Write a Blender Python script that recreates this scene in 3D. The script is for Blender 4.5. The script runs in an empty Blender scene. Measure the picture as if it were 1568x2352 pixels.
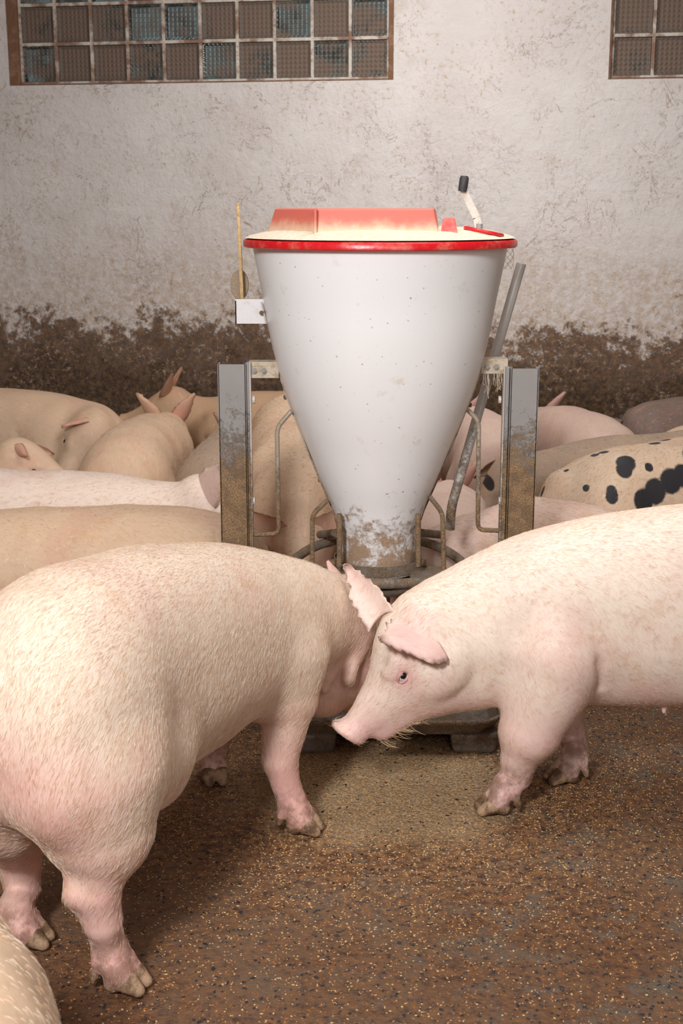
import bpy, math, random
import numpy as np
from mathutils import Vector, Matrix

random.seed(4); RNG = np.random.default_rng(7)
PI = math.pi
# ------------------------------------------------------------------ camera, world, lights, exposure
scn = bpy.context.scene
COL = scn.collection
F = 3000.0; CAMH = 1.5; PITCH = math.radians(13.2)
cam = bpy.data.cameras.new('camera'); camo = bpy.data.objects.new('camera', cam); COL.objects.link(camo)
cam.sensor_fit = 'VERTICAL'; cam.sensor_height = 36.0; cam.lens = F / 2352 * 36.0
camo.location = (0, 0, CAMH); camo.rotation_euler = (PI / 2 - PITCH, 0, 0)
cam.clip_start = 0.05
cam.dof.use_dof = True; cam.dof.focus_distance = 3.5; cam.dof.aperture_fstop = 9.0
scn.camera = camo
w = bpy.data.worlds.new('world'); scn.world = w; w.use_nodes = True
w.node_tree.nodes['Background'].inputs[0].default_value = (0.74, 0.87, 1.0, 1)
w.node_tree.nodes['Background'].inputs[1].default_value = 1.7
scn.view_settings.view_transform = 'Standard'; scn.view_settings.look = 'None'
scn.view_settings.exposure = 0.12; scn.view_settings.gamma = 1.0; scn.view_settings.use_curve_mapping = False
def area(name, loc, target, size, power, col=(1, 1, 1), sy=None):
    l = bpy.data.lights.new(name, 'AREA'); l.energy = power; l.color = col; l.size = size
    if sy: l.shape = 'RECTANGLE'; l.size_y = sy
    o = bpy.data.objects.new(name, l); COL.objects.link(o); o.location = loc
    o.rotation_euler = (Vector(target) - Vector(loc)).to_track_quat('-Z', 'Y').to_euler()
    return o
area('softbox_light', (-1.0, -0.35, 2.75), (0.15, 4.4, 0.75), 0.55, 124, (1.0, 0.99, 0.985))
area('bounce_light', (0.8, -0.9, 2.7), (0.3, 4.0, 0.6), 1.8, 40, (1.0, 0.99, 0.98))  # wide soft fill added above the camera to open up dark sides
area('ceiling_fill_light', (0.4, 3.4, 2.92), (0.4, 3.6, 0), 1.2, 34, (1.0, 0.98, 0.95))  # weak fill added below the ceiling, stands for no real lamp
area('ceiling_fill_light.001', (0.3, 5.9, 2.92), (0.3, 7.0, 0.9), 1.0, 34, (1.0, 0.97, 0.94))  # second added fill, aimed at the far wall to brighten it

CP, SP = math.cos(PITCH), math.sin(PITCH)
def ray(px, py):
    u = (px - 784) / F; v = (py - 1176) / F
    return np.array([u, CP - v * SP, -SP - v * CP])
def at_d(px, py, y):      # point on that line of sight at ground distance y
    r = ray(px, py); t = y / r[1]
    return np.array([r[0] * t, y, CAMH + r[2] * t])
def at_z(px, py, z):
    r = ray(px, py); t = (z - CAMH) / r[2]
    return np.array([r[0] * t, r[1] * t, z])

# ------------------------------------------------------------------ node helpers
class NT:
    def __init__(s, name):
        s.m = bpy.data.materials.new(name); s.m.use_nodes = True; s.t = s.m.node_tree
        s.b = s.t.nodes['Principled BSDF']
    def n(s, typ, **kw):
        nd = s.t.nodes.new(typ)
        for k, v in kw.items():
            if k in nd.inputs: s.set(nd.inputs[k], v)
            else: setattr(nd, k, v)
        return nd
    def set(s, inp, v):
        if isinstance(v, bpy.types.NodeSocket): s.t.links.new(v, inp)
        else:
            if hasattr(inp, 'default_value') and inp.type in ('RGBA',) and len(v) == 3: v = (*v, 1)
            inp.default_value = v
    def coord(s, kind='Object'): return s.n('ShaderNodeTexCoord').outputs[kind]
    def mapp(s, vec, scale=(1, 1, 1), loc=(0, 0, 0), rot=(0, 0, 0)):
        return s.n('ShaderNodeMapping', Vector=vec, Scale=scale, Location=loc, Rotation=rot).outputs[0]
    def noise(s, vec, scale, detail=4, rough=0.55, dist=0, out=0):
        return s.n('ShaderNodeTexNoise', Vector=vec, Scale=scale, Detail=detail, Roughness=rough, Distortion=dist).outputs[out]
    def voro(s, vec, scale, feature='F1', out='Distance', rnd=1.0):
        nd = s.n('ShaderNodeTexVoronoi'); nd.feature = feature
        s.set(nd.inputs['Vector'], vec); s.set(nd.inputs['Scale'], scale); s.set(nd.inputs['Randomness'], rnd)
        return nd.outputs[out]
    def ramp(s, fac, a, b, ca=0.0, cb=1.0):
        nd = s.n('ShaderNodeMapRange'); nd.interpolation_type = 'SMOOTHSTEP'
        for i, v in zip((0, 1, 2, 3, 4), (fac, a, b, ca, cb)): s.set(nd.inputs[i], v)
        return nd.outputs[0]
    def math(s, op, a, b=0.0, c=0.0, clamp=False):
        nd = s.n('ShaderNodeMath'); nd.operation = op; nd.use_clamp = clamp
        s.set(nd.inputs[0], a); s.set(nd.inputs[1], b)
        if op in ('MULTIPLY_ADD',): s.set(nd.inputs[2], c)
        return nd.outputs[0]
    def mix(s, fac, a, b):
        nd = s.n('ShaderNodeMix'); nd.data_type = 'RGBA'
        s.set(nd.inputs[0], fac); s.set(nd.inputs[6], a); s.set(nd.inputs[7], b)
        return nd.outputs[2]
    def sep(s, v):
        return s.n('ShaderNodeSeparateXYZ', Vector=v).outputs
    def bump(s, h, strength=0.3, dist=0.01, normal=None):
        nd = s.n('ShaderNodeBump', Height=h, Strength=strength, Distance=dist)
        if normal: s.set(nd.inputs['Normal'], normal)
        return nd.outputs[0]
    def out(s, color=None, rough=None, metal=None, normal=None, **kw):
        b = s.b
        if color is not None: s.set(b.inputs['Base Color'], color)
        if rough is not None: s.set(b.inputs['Roughness'], rough)
        if metal is not None: s.set(b.inputs['Metallic'], metal)
        if normal is not None: s.set(b.inputs['Normal'], normal)
        for k, v in kw.items(): s.set(b.inputs[k], v)
        return s.m
def srgb(r, g, b):
    f = lambda c: ((c / 255 + 0.055) / 1.055) ** 2.4 if c > 10 else c / 255 / 12.92
    return (f(r), f(g), f(b), 1)

# ------------------------------------------------------------------ materials
def skin_mat(name, cream, pink, dark=None, seed=0.0, dirt=1.0, blotch=1.0):
    s = NT(name); co = s.n('ShaderNodeTexCoord').outputs['Object']
    if seed: co = s.mapp(co, loc=(seed, seed * 1.7, seed * .6))
    at = s.n('ShaderNodeAttribute'); at.attribute_name = 'tint'
    sp = s.n('ShaderNodeSeparateColor', Color=at.outputs['Color']).outputs
    big = s.noise(co, 5.0, 4, 0.6)
    st = s.noise(s.mapp(co, scale=(26, 90, 22)), 1.6, 4, 0.65, dist=0.6)
    fine = s.noise(s.mapp(co, scale=(60, 120, 50)), 3.0, 3, 0.6)
    pk = s.math('ADD', sp[0], s.ramp(big, 0.40, 0.68, -0.20, 0.30), clamp=True)
    c = s.mix(pk, cream, pink)
    rust = srgb(206, 160, 118)
    c = s.mix(s.math('MULTIPLY', s.ramp(s.noise(co, 8.0, 7, 0.72, 0.3), 0.50, 0.72, 0, 0.55), s.ramp(st, 0.3, 0.7, .25, 1.0)), c, rust) if blotch else c
    c = s.mix(s.ramp(st, 0.48, 0.74, 0, 0.40), c, srgb(200, 152, 126))
    c = s.mix(s.ramp(st, 0.42, 0.22, 0, 0.45), c, srgb(250, 234, 214))
    if dark is not None:
        edge = s.math('ADD', sp[2], s.math('MULTIPLY', s.math('SUBTRACT', st, 0.5), 0.55))
        c = s.mix(s.ramp(edge, 0.22, 0.72), c, dark)
    dn = s.noise(co, 24.0, 6, 0.7)
    dm = s.math('MULTIPLY', s.math('ADD', sp[1], s.ramp(dn, 0.66, 0.78, 0, 0.22)), s.ramp(dn, 0.36, 0.60), clamp=True)
    c = s.mix(s.math('MULTIPLY', dm, 0.85 * dirt), c, srgb(112, 78, 52))
    specks = s.voro(co, 85.0)
    c = s.mix(s.math('MULTIPLY', s.ramp(specks, 0.13, 0.07, 0, 0.35), s.ramp(s.noise(co, 12.0), 0.55, .65)), c, srgb(110, 70, 52))
    h = s.math('ADD', s.math('MULTIPLY', st, 0.7), s.math('MULTIPLY', fine, 0.5))
    wr = s.noise(s.mapp(co, scale=(16, 9, 5)), 2.2, 3, 0.6, 0.8)
    h = s.math('ADD', h, s.math('MULTIPLY', wr, 0.9))
    m = s.out(c, 0.55, 0, s.bump(h, 0.14, 0.005))
    s.b.inputs['Subsurface Weight'].default_value = 0.12
    s.b.inputs['Subsurface Radius'].default_value = (0.012, 0.004, 0.002)
    s.b.inputs['Subsurface Scale'].default_value = 1.0
    s.b.inputs['Specular IOR Level'].default_value = 0.35
    return m
CREAM = srgb(232, 212, 194); PINK = srgb(229, 180, 172)
SKIN = skin_mat('pig_skin', CREAM, PINK)
SKIN_B = skin_mat('pig_skin_rosy', srgb(240, 224, 210), srgb(228, 188, 182), seed=3.1)
SKIN_P = skin_mat('pig_skin_pink', srgb(222, 194, 180), srgb(214, 164, 156), seed=7.7)
SKIN_TAN = skin_mat('pig_skin_tan', srgb(216, 186, 158), srgb(210, 156, 138), seed=1.3)
SKIN_BROWN = skin_mat('pig_skin_soiled', srgb(192, 158, 126), srgb(186, 138, 116), seed=5.3)
SKIN_GREY = skin_mat('pig_skin_grey', srgb(168, 146, 126), srgb(166, 136, 118), seed=2.3)
SKIN_DGREY = skin_mat('pig_skin_dusky', srgb(122, 104, 96), srgb(150, 110, 104), seed=6.3)
SKIN_SPOT = skin_mat('pig_skin_spotted', srgb(208, 184, 160), srgb(196, 158, 138), dark=srgb(40, 38, 42), seed=4.3)

SKIN_TANDARK = skin_mat('pig_skin_tan_dark_nose', srgb(216, 186, 158), srgb(210, 156, 138), dark=srgb(84, 58, 50), seed=1.9)
SKIN_BDARK = skin_mat('pig_skin_rosy_grey_face', srgb(240, 220, 206), srgb(230, 188, 180), dark=srgb(120, 98, 96), seed=3.7)
SKIN_GREYSPOT = skin_mat('pig_skin_grey_dark_face', srgb(168, 146, 126), srgb(166, 136, 118), dark=srgb(48, 42, 42), seed=2.3)

def simple(name, col, rough=0.5, metal=0.0, bump=0.0, scale=60, dirtc=None, dirta=(0.5, 0.7), dscale=14, damt=0.8):
    s = NT(name); co = s.coord()
    c = col
    if dirtc is not None:
        c = s.mix(s.math('MULTIPLY', s.ramp(s.noise(co, dscale, 6, 0.7), dirta[0], dirta[1]), damt), col, dirtc)
    nrm = s.bump(s.noise(co, scale, 4, 0.6), bump, 0.01) if bump else None
    return s.out(c, rough, metal, nrm)
CRUST = srgb(146, 116, 84)
EYE = simple('eye_dark', srgb(28, 24, 26), 0.08)
SCLERA = simple('eye_white', srgb(205, 205, 210), 0.2)
LID = simple('eyelid_skin', srgb(206, 160, 154), 0.6)
HORN = simple('hoof_horn', srgb(176, 146, 118), 0.6, 0, 0.4, 50, srgb(92, 66, 44), (0.40, 0.58), 22, 0.9)
def hair_mat(name, a, b):
    s = NT(name); r = s.n('ShaderNodeHairInfo').outputs['Random']
    return s.out(s.mix(s.ramp(r, .35, .8), a, b), 0.55, 0)
HAIRM = hair_mat('bristle_hair', srgb(240, 226, 208), srgb(208, 168, 132))
HAIR_D = hair_mat('bristle_hair_tan', srgb(232, 206, 172), srgb(176, 136, 98))
HAIR_G = hair_mat('bristle_hair_grey', srgb(196, 182, 164), srgb(110, 96, 84))
RED = simple('red_plastic', srgb(205, 22, 32), 0.3, 0, 0.1, 60, srgb(228, 196, 168), (0.48, 0.72), 16, 0.25)
def dusted_red():
    s = NT('red_plastic_dusted'); co = s.coord(); z = s.sep(co)[2]
    n = s.noise(co, 22, 6, 0.7)
    a = s.ramp(s.math('ADD', z, s.math('MULTIPLY', s.math('SUBTRACT', n, 0.5), 0.05)), 0.004, 0.050, 1.0, 0.25)
    return s.out(s.mix(a, srgb(205, 24, 34), srgb(226, 198, 168)), 0.6, 0)
RED_DUST = dusted_red()
RED_DUST2 = simple('red_plastic_pale', srgb(214, 60, 62), 0.6, 0, 0.1, 60, srgb(232, 190, 170), (0.3, 0.8), 20, 0.6)
MEAL = simple('feed_meal', srgb(232, 216, 196), 0.95, 0, 0.6, 220, srgb(210, 186, 158), (0.4, 0.7), 60, 0.6)
MEALPLATE = simple('dusty_plate', srgb(214, 206, 198), 0.7, 0, 0.3, 90, srgb(190, 160, 130), (0.5, 0.7), 25, 0.6)
PLATE = simple('grey_white_plate', srgb(226, 224, 226), 0.5, 0, 0.1, 60, srgb(196, 176, 156), (0.5, 0.75), 20, 0.6)
BRK = simple('meal_dusted_bracket', srgb(206, 192, 172), 0.9, 0, 0.6, 120, srgb(156, 130, 100), (0.45, 0.7), 40, 0.7)
WOOD = simple('dusty_wood', srgb(206, 176, 128), 0.8, 0, 0.5, 120, srgb(150, 120, 84), (0.4, 0.7), 60, 0.6)
PADDLE = simple('dusty_paddle', srgb(168, 148, 126), 0.9, 0, 0.7, 160)
BLACKRUB = simple('black_rubber', srgb(52, 52, 54), 0.6, 0, 0.2, 80, srgb(120, 110, 98), (0.5, 0.7), 40, 0.4)
def metal_mat(name, base, crust_top, crust_bot, z0, z1, rough=0.38, metal=0.85, amt=1.0):
    s = NT(name); co = s.coord(); pos = s.n('ShaderNodeNewGeometry').outputs['Position']
    z = s.sep(pos)[2]
    n = s.math('ADD', s.math('MULTIPLY', s.noise(co, 22, 7, 0.75), .55), s.math('MULTIPLY', s.noise(co, 150, 5, 0.75), .45))
    thr = s.ramp(z, z0, z1, crust_bot, crust_top)
    k = s.ramp(s.math('ADD', n, thr), 0.94, 1.12)
    k = s.math('MULTIPLY', k, amt)
    cr = s.mix(s.ramp(s.noise(co, 260, 4, .7), .36, .66), srgb(116, 90, 66), srgb(176, 146, 110)); cr = s.mix(s.ramp(s.noise(co, 30, 4), .42, .62, 0, .5), cr, srgb(96, 78, 62))
    bs = s.mix(s.noise(co, 9, 4), base, tuple(x * .72 for x in base[:3]) + (1,))
    c = s.mix(k, bs, cr)
    inv = s.math('SUBTRACT', 1.0, k)
    return s.out(c, s.math('MULTIPLY_ADD', k, 0.5, rough), s.math('MULTIPLY', inv, metal), s.bump(s.math('MULTIPLY', s.noise(co, 90, 5, .7), s.math('ADD', k, .1)), 0.9, 0.004))
STEEL = metal_mat('galvanized_steel', srgb(160, 156, 154), 0.33, 0.70, 0.60, 1.08, 0.55, 0.08)
PIPE = metal_mat('steel_pipe', srgb(226, 222, 218), 0.32, 0.58, 0.55, 1.10, 0.26, 0.35)
ROD = metal_mat('steel_rod', srgb(196, 182, 164), 0.42, 0.64, 0.5, 0.95, 0.45, 0.3)
CRUSTED = metal_mat('crusted_steel', srgb(160, 150, 140), 0.54, 0.54, 0.2, 0.9, 0.5, 0.4)
TRAYM = metal_mat('worn_tray_steel', srgb(150, 142, 134), 0.56, 0.46, 0.0, 0.12, 0.5, 0.15)
def hopper_mat():
    s = NT('white_hopper_plastic'); co = s.coord(); z = s.sep(co)[2]
    n = s.noise(co, 20, 8, 0.72, 0.3)
    low = s.ramp(z, 0.44, 0.92, 0.36, -0.02)
    n = s.math('ADD', s.math('MULTIPLY', n, .7), s.math('MULTIPLY', s.noise(co, 75, 5, .75), .3))
    k = s.ramp(s.math('ADD', n, low), 0.72, 0.86)
    c = s.mix(s.noise(co, 2.2, 2), srgb(247, 247, 248), srgb(238, 239, 242))
    sp = s.math('MULTIPLY', s.ramp(s.math('ADD', s.voro(co, 48), s.math('MULTIPLY', s.noise(co, 34, 2), .28)), 0.27, 0.19, 0, 1), s.ramp(s.noise(co, 11, 4, .7), 0.47, 0.62))
    c = s.mix(s.math('MULTIPLY', sp, 0.75), c, srgb(150, 112, 74))
    c = s.mix(s.ramp(s.noise(co, 13, 5, .7), 0.60, 0.75, 0, 0.35), c, srgb(206, 184, 156))
    br = s.mix(s.noise(co, 160, 3), srgb(112, 76, 46), srgb(186, 150, 108))
    c = s.mix(s.math('MULTIPLY', k, 0.9), c, br)
    return s.out(c, s.math('MULTIPLY_ADD', k, 0.5, 0.30), 0, s.bump(s.math('MULTIPLY', k, s.noise(co, 150, 4)), 0.6, 0.003))
HOPPER = hopper_mat()

def wall_mat():
    s = NT('grimy_plaster'); co = s.coord(); xyz = s.sep(co); z = xyz[2]
    wob = s.noise(co, 1.6, 6, 0.7)
    dn = s.noise(co, 7.0, 9, 0.78, 0.2)
    d2 = s.noise(co, 26.0, 6, 0.75)
    base = s.mix(s.ramp(s.noise(co, 1.1, 5, 0.6), 0.35, 0.7), srgb(232, 227, 225), srgb(218, 211, 208))
    base = s.mix(s.ramp(s.noise(co, 5.0, 8, .75), 0.52, .72, 0, .45), base, srgb(196, 178, 164))
    # cracks
    wv = s.n('ShaderNodeVectorMath', operation='ADD')
    s.set(wv.inputs[0], co)
    nv = s.n('ShaderNodeVectorMath', operation='SCALE'); s.set(nv.inputs[0], s.noise(co, 3.2, 5, .7, out=1)); nv.inputs['Scale'].default_value = 0.42
    s.set(wv.inputs[1], nv.outputs[0])
    cr = s.voro(wv.outputs[0], 4.2, 'DISTANCE_TO_EDGE')
    cr2 = s.voro(wv.outputs[0], 11.0, 'DISTANCE_TO_EDGE')
    rdg = s.math('ABSOLUTE', s.math('SUBTRACT', s.noise(co, 2.6, 5, 0.6, 1.6), 0.5))
    cm = s.math('MULTIPLY', s.ramp(rdg, 0.0045, 0.001), s.ramp(s.noise(s.mapp(co, loc=(3, 1, 2)), 3.3, 4), 0.46, 0.60))
    rdg2 = s.math('ABSOLUTE', s.math('SUBTRACT', s.noise(s.mapp(co, scale=(1, 1, .6), loc=(9, 1, 4)), 7.0, 5, 0.6, 1.2), 0.5))
    cm = s.math('MAXIMUM', cm, s.math('MULTIPLY', s.ramp(rdg2, 0.010, 0.002, 0, .8), s.ramp(s.noise(s.mapp(co, loc=(1, 5, 7)), 2.4, 4), 0.50, 0.62)))
    cm2 = s.math('MULTIPLY', s.ramp(cr2, 0.026, 0.006, 0, .55), s.ramp(s.noise(s.mapp(co, loc=(5, 2, 1)), 2.0, 3), 0.54, 0.66))
    c = s.mix(s.math('MULTIPLY', s.math('MAXIMUM', cm, cm2), 0.62), base, srgb(136, 100, 78))
    # small specks
    spk = s.math('MULTIPLY', s.ramp(s.voro(co, 24), 0.13, 0.07), s.ramp(s.noise(co, 5, 3), 0.50, 0.60))
    c = s.mix(s.math('MULTIPLY', spk, 0.55), c, srgb(120, 84, 60))
    # stain band near the floor (a shape of its own, worn in by the animals)
    e = s.math('ADD', s.math('ADD', s.math('ADD', z, 0.17), s.math('MULTIPLY', s.math('SUBTRACT', wob, 0.5), -1.0)), s.math('MULTIPLY', s.math('SUBTRACT', dn, 0.5), -1.15))
    lightd = s.ramp(e, 1.75, 1.0, 0, 0.7)
    c = s.mix(s.math('MULTIPLY', lightd, s.ramp(d2, 0.36, 0.62)), c, srgb(186, 156, 124))
    m1 = s.ramp(s.math('ADD', e, s.math('MULTIPLY', s.math('SUBTRACT', d2, 0.5), -0.55)), 1.10, 0.94)
    brown = s.mix(s.ramp(d2, 0.35, 0.68), srgb(66, 45, 31), srgb(132, 98, 70))
    c = s.mix(s.math('MULTIPLY', m1, 0.93), c, brown)
    m2 = s.ramp(s.math('ADD', e, s.math('MULTIPLY', s.math('SUBTRACT', d2, 0.5), -0.2)), 0.86, 0.66)
    c = s.mix(s.math('MULTIPLY', m2, 0.85), c, s.mix(s.ramp(s.noise(co, 30, 6, .75), 0.40, 0.68), srgb(58, 42, 30), srgb(128, 100, 72)))
    fk = s.math('MULTIPLY', s.ramp(s.noise(s.mapp(co, loc=(4, 4, 4)), 38, 7, .8), 0.53, 0.60), s.ramp(s.noise(s.mapp(co, loc=(7, 3, 1)), 5.5, 5, .7), 0.44, 0.60))
    c = s.mix(s.math('MULTIPLY', fk, s.ramp(e, 0.25, 0.9, 0.45, 0.9)), c, srgb(196, 172, 146))
    h = s.math('ADD', s.math('MULTIPLY', s.noise(co, 22, 8, 0.7), 0.8), s.math('MULTIPLY', s.noise(co, 4, 6, 0.65), 1.6))
    h = s.math('SUBTRACT', h, s.math('MULTIPLY', s.math('MAXIMUM', cm, cm2), 0.25))
    return s.out(c, 0.85, 0, s.bump(h, 0.55, 0.03))
WALL = wall_mat()
MORTAR = simple('white_mortar', srgb(214, 204, 192), 0.9, 0, 0.8, 80, srgb(128, 86, 62), (0.42, 0.60), 7, 0.85)
DIRTBROWN = simple('brown_window_edge', srgb(124, 90, 68), 0.9, 0, 0.8, 60, srgb(158, 124, 102), (0.45, 0.65), 12, 0.7)
PLAIN = simple('grimy_side_wall', srgb(158, 146, 134), 0.9, 0, 0.5, 8)
CEIL = simple('ceiling_board', srgb(176, 168, 158), 0.9)
def glass_mat():
    s = NT('dirty_glass_block'); co = s.coord(); info = s.n('ShaderNodeObjectInfo').outputs['Random']
    wn = s.n('ShaderNodeCombineXYZ', X=s.math('MULTIPLY', info, 40.0), Y=s.math('MULTIPLY', info, 17.0)).outputs[0]
    v = s.n('ShaderNodeVectorMath', operation='ADD'); s.set(v.inputs[0], co); s.set(v.inputs[1], wn)
    n = s.noise(v.outputs[0], 9, 5, 0.6)
    rr = s.n('ShaderNodeTexWhiteNoise'); rr.noise_dimensions = '1D'; s.set(rr.inputs['W'], info)
    xz = s.sep(co); ed = s.math('MAXIMUM', s.math('ABSOLUTE', xz[0]), s.math('ABSOLUTE', xz[2]))
    edge = s.ramp(ed, 0.068, 0.088)
    k = s.ramp(s.math('ADD', n, s.math('MULTIPLY', rr.outputs[0], 0.75)), 0.50, 0.78, 0.25, 1.0)
    k = s.math('SUBTRACT', k, s.math('MULTIPLY', edge, 0.22), clamp=True)
    c = s.mix(k, srgb(84, 94, 90), srgb(112, 94, 82))
    m = s.out(c, s.math('MULTIPLY_ADD', k, 0.55, 0.12), 0)
    s.set(s.b.inputs['Transmission Weight'], s.math('SUBTRACT', 0.85, s.math('MULTIPLY', k, 0.85), clamp=True))
    return m
GLASS = glass_mat()

def floor_mat():
    s = NT('littered_wet_floor'); co = s.coord(); xyz = s.sep(co)
    n1 = s.noise(co, 1.5, 5, 0.6); n2 = s.noise(co, 45, 6, 0.72); n3 = s.noise(co, 8, 6, 0.7)
    c = s.mix(s.ramp(n1, 0.38, 0.62), srgb(90, 58, 38), srgb(104, 82, 66))
    c = s.mix(s.ramp(n2, 0.36, 0.66, 0, 0.9), c, srgb(132, 92, 58))
    c = s.mix(s.math('MULTIPLY', s.ramp(n2, 0.46, 0.32), 0.75), c, srgb(46, 34, 26))
    g = s.math('MULTIPLY', s.ramp(n3, 0.50, 0.62), s.ramp(xyz[0], -0.6, 0.6, .15, .8))
    c = s.mix(g, c, srgb(104, 94, 82))
    vd = s.voro(s.mapp(co, scale=(1, 0.8, 1)), 62)
    c = s.mix(s.math('MULTIPLY', s.ramp(vd, 0.26, 0.18), s.ramp(s.noise(co, 12, 4), 0.46, 0.56)), c, srgb(44, 42, 44))
    # spilled meal in front of the trough
    dx = s.math('SUBTRACT', xyz[0], 0.13); dy = s.math('SUBTRACT', xyz[1], 3.20)
    rr = s.math('SQRT', s.math('ADD', s.math('POWER', s.math('MULTIPLY', dx, 1.45), 2.0), s.math('POWER', s.math('MULTIPLY', dy, 1.55), 2.0)))
    wob = s.math('MULTIPLY', s.math('SUBTRACT', s.noise(co, 5, 7, 0.7), 0.5), 0.55)
    k = s.ramp(s.math('ADD', rr, wob), 0.62, 0.30)
    meal = s.mix(s.ramp(s.noise(co, 130, 4, .7), 0.35, 0.65), srgb(132, 106, 76), srgb(214, 192, 156))
    c = s.mix(s.math('MULTIPLY', k, 0.85), c, meal)
    k2 = s.ramp(s.math('ADD', rr, wob), 1.25, 0.4, 0, .35)
    c = s.mix(s.math('MULTIPLY', k2, s.ramp(n2, .45, .6)), c, srgb(196, 150, 100))
    h = s.math('ADD', s.math('MULTIPLY', n2, 1.0), s.math('MULTIPLY', s.noise(co, 16, 6, .7), 1.8))
    rough = s.ramp(s.noise(co, 6, 5), 0.4, 0.62, 0.42, 0.8)
    return s.out(c, rough, 0, s.bump(h, 0.8, 0.012))
FLOOR = floor_mat()
FLAKE = [simple('flake_tan', srgb(214, 176, 122), 0.8), simple('flake_orange', srgb(158, 100, 52), 0.8), simple('flake_dark', srgb(36, 34, 36), 0.5)]

# ------------------------------------------------------------------ mesh helpers
def link_mesh(name, V, Fc, mat=None, parent=None, smooth=False):
    me = bpy.data.meshes.new(name); me.from_pydata([tuple(map(float, v)) for v in V], [], Fc); me.update()
    if smooth: me.polygons.foreach_set('use_smooth', [True] * len(me.polygons))
    o = bpy.data.objects.new(name, me); COL.objects.link(o)
    if mat is not None: me.materials.append(mat)
    if parent is not None: o.parent = parent
    return o
def tag(o, label=None, cat=None, group=None, kind=None):
    if label: o['label'] = label
    if cat: o['category'] = cat
    if group: o['group'] = group
    if kind: o['kind'] = kind
    return o
def empty(name, loc=(0, 0, 0), rz=0.0):
    o = bpy.data.objects.new(name, None); o.empty_display_size = 0.05; COL.objects.link(o)
    o.location = loc; o.rotation_euler = (0, 0, rz); return o
class MB:
    def __init__(s): s.V = []; s.F = []
    def add(s, V, Fc):
        b = len(s.V); s.V += [tuple(map(float, v)) for v in V]; s.F += [[i + b for i in f] for f in Fc]
    def box(s, lo, hi, M=None):
        x0, y0, z0 = lo; x1, y1, z1 = hi
        V = [(x0, y0, z0), (x1, y0, z0), (x1, y1, z0), (x0, y1, z0), (x0, y0, z1), (x1, y0, z1), (x1, y1, z1), (x0, y1, z1)]
        if M is not None: V = [M @ Vector(v) for v in V]
        s.add(V, [(0, 3, 2, 1), (4, 5, 6, 7), (0, 1, 5, 4), (1, 2, 6, 5), (2, 3, 7, 6), (3, 0, 4, 7)])
    def prism(s, poly, z0, z1, M=None, poly2=None):
        n = len(poly); poly2 = poly2 or poly
        V = [(p[0], p[1], z0) for p in poly] + [(p[0], p[1], z1) for p in poly2]
        if M is not None: V = [M @ Vector(v) for v in V]
        s.add(V, [tuple(range(n - 1, -1, -1)), tuple(range(n, 2 * n))] + [(i, (i + 1) % n, n + (i + 1) % n, n + i) for i in range(n)])
    def tube(s, pts, r, n=12, closed=False, ry=None, cap=True):
        pts = [Vector(p) for p in pts]; m = len(pts)
        rs = r if isinstance(r, (list, tuple)) else [r] * m
        up = None; rings = []
        for i, p in enumerate(pts):
            a = pts[(i - 1) % m] if (closed or i > 0) else p
            b = pts[(i + 1) % m] if (closed or i < m - 1) else p
            t = (b - a).normalized()
            if up is None: up = Vector((0, 0, 1)) if abs(t.z) < 0.9 else Vector((0, 1, 0))
            sd = t.cross(up).normalized(); up = sd.cross(t).normalized()
            rings.append([p + sd * math.cos(2 * PI * k / n) * rs[i] + up * math.sin(2 * PI * k / n) * rs[i] for k in range(n)])
        V = [v for rg in rings for v in rg]; Fc = []
        for i in range(m if closed else m - 1):
            for k in range(n):
                a = i * n + k; b = i * n + (k + 1) % n; c = ((i + 1) % m) * n + (k + 1) % n; d = ((i + 1) % m) * n + k
                Fc.append((a, b, c, d))
        if not closed and cap: Fc += [tuple(range(n - 1, -1, -1)), tuple(range((m - 1) * n, m * n))]
        s.add(V, Fc)
    def lathe(s, prof, n=64, c=(0, 0, 0), cap=False):
        V = []; Fc = []; m = len(prof)
        for r, z in prof:
            for k in range(n):
                a = 2 * PI * k / n; V.append((c[0] + r * math.cos(a), c[1] + r * math.sin(a), c[2] + z))
        for i in range(m - 1):
            for k in range(n):
                Fc.append((i * n + k, i * n + (k + 1) % n, (i + 1) * n + (k + 1) % n, (i + 1) * n + k))
        if cap: Fc += [tuple(range(n - 1, -1, -1)), tuple(range((m - 1) * n, m * n))]
        s.add(V, Fc)
    def build(s, name, mat, parent=None, smooth=False, bevel=0.0, off=None):
        V = s.V
        if off is not None: V = [(v[0] - off[0], v[1] - off[1], v[2] - off[2]) for v in V]
        o = link_mesh(name, V, s.F, mat, parent, smooth)
        if bevel:
            b = o.modifiers.new('bevel', 'BEVEL'); b.width = bevel; b.segments = 2; b.limit_method = 'ANGLE'
        if smooth:
            try: o.data.set_sharp_from_angle(angle=math.radians(40))
            except Exception: pass
        return o
def arc_pts(pts, rad=0.015, n=4):      # round the corners of a polyline
    P = [Vector(p) for p in pts]; out = [P[0]]
    for i in range(1, len(P) - 1):
        a = (P[i - 1] - P[i]); b = (P[i + 1] - P[i]); r = min(rad, a.length * .45, b.length * .45)
        p0 = P[i] + a.normalized() * r; p1 = P[i] + b.normalized() * r
        for k in range(n + 1):
            t = k / n; out.append((1 - t) ** 2 * p0 + 2 * t * (1 - t) * P[i] + t * t * p1)
    return out + [P[-1]]

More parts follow.
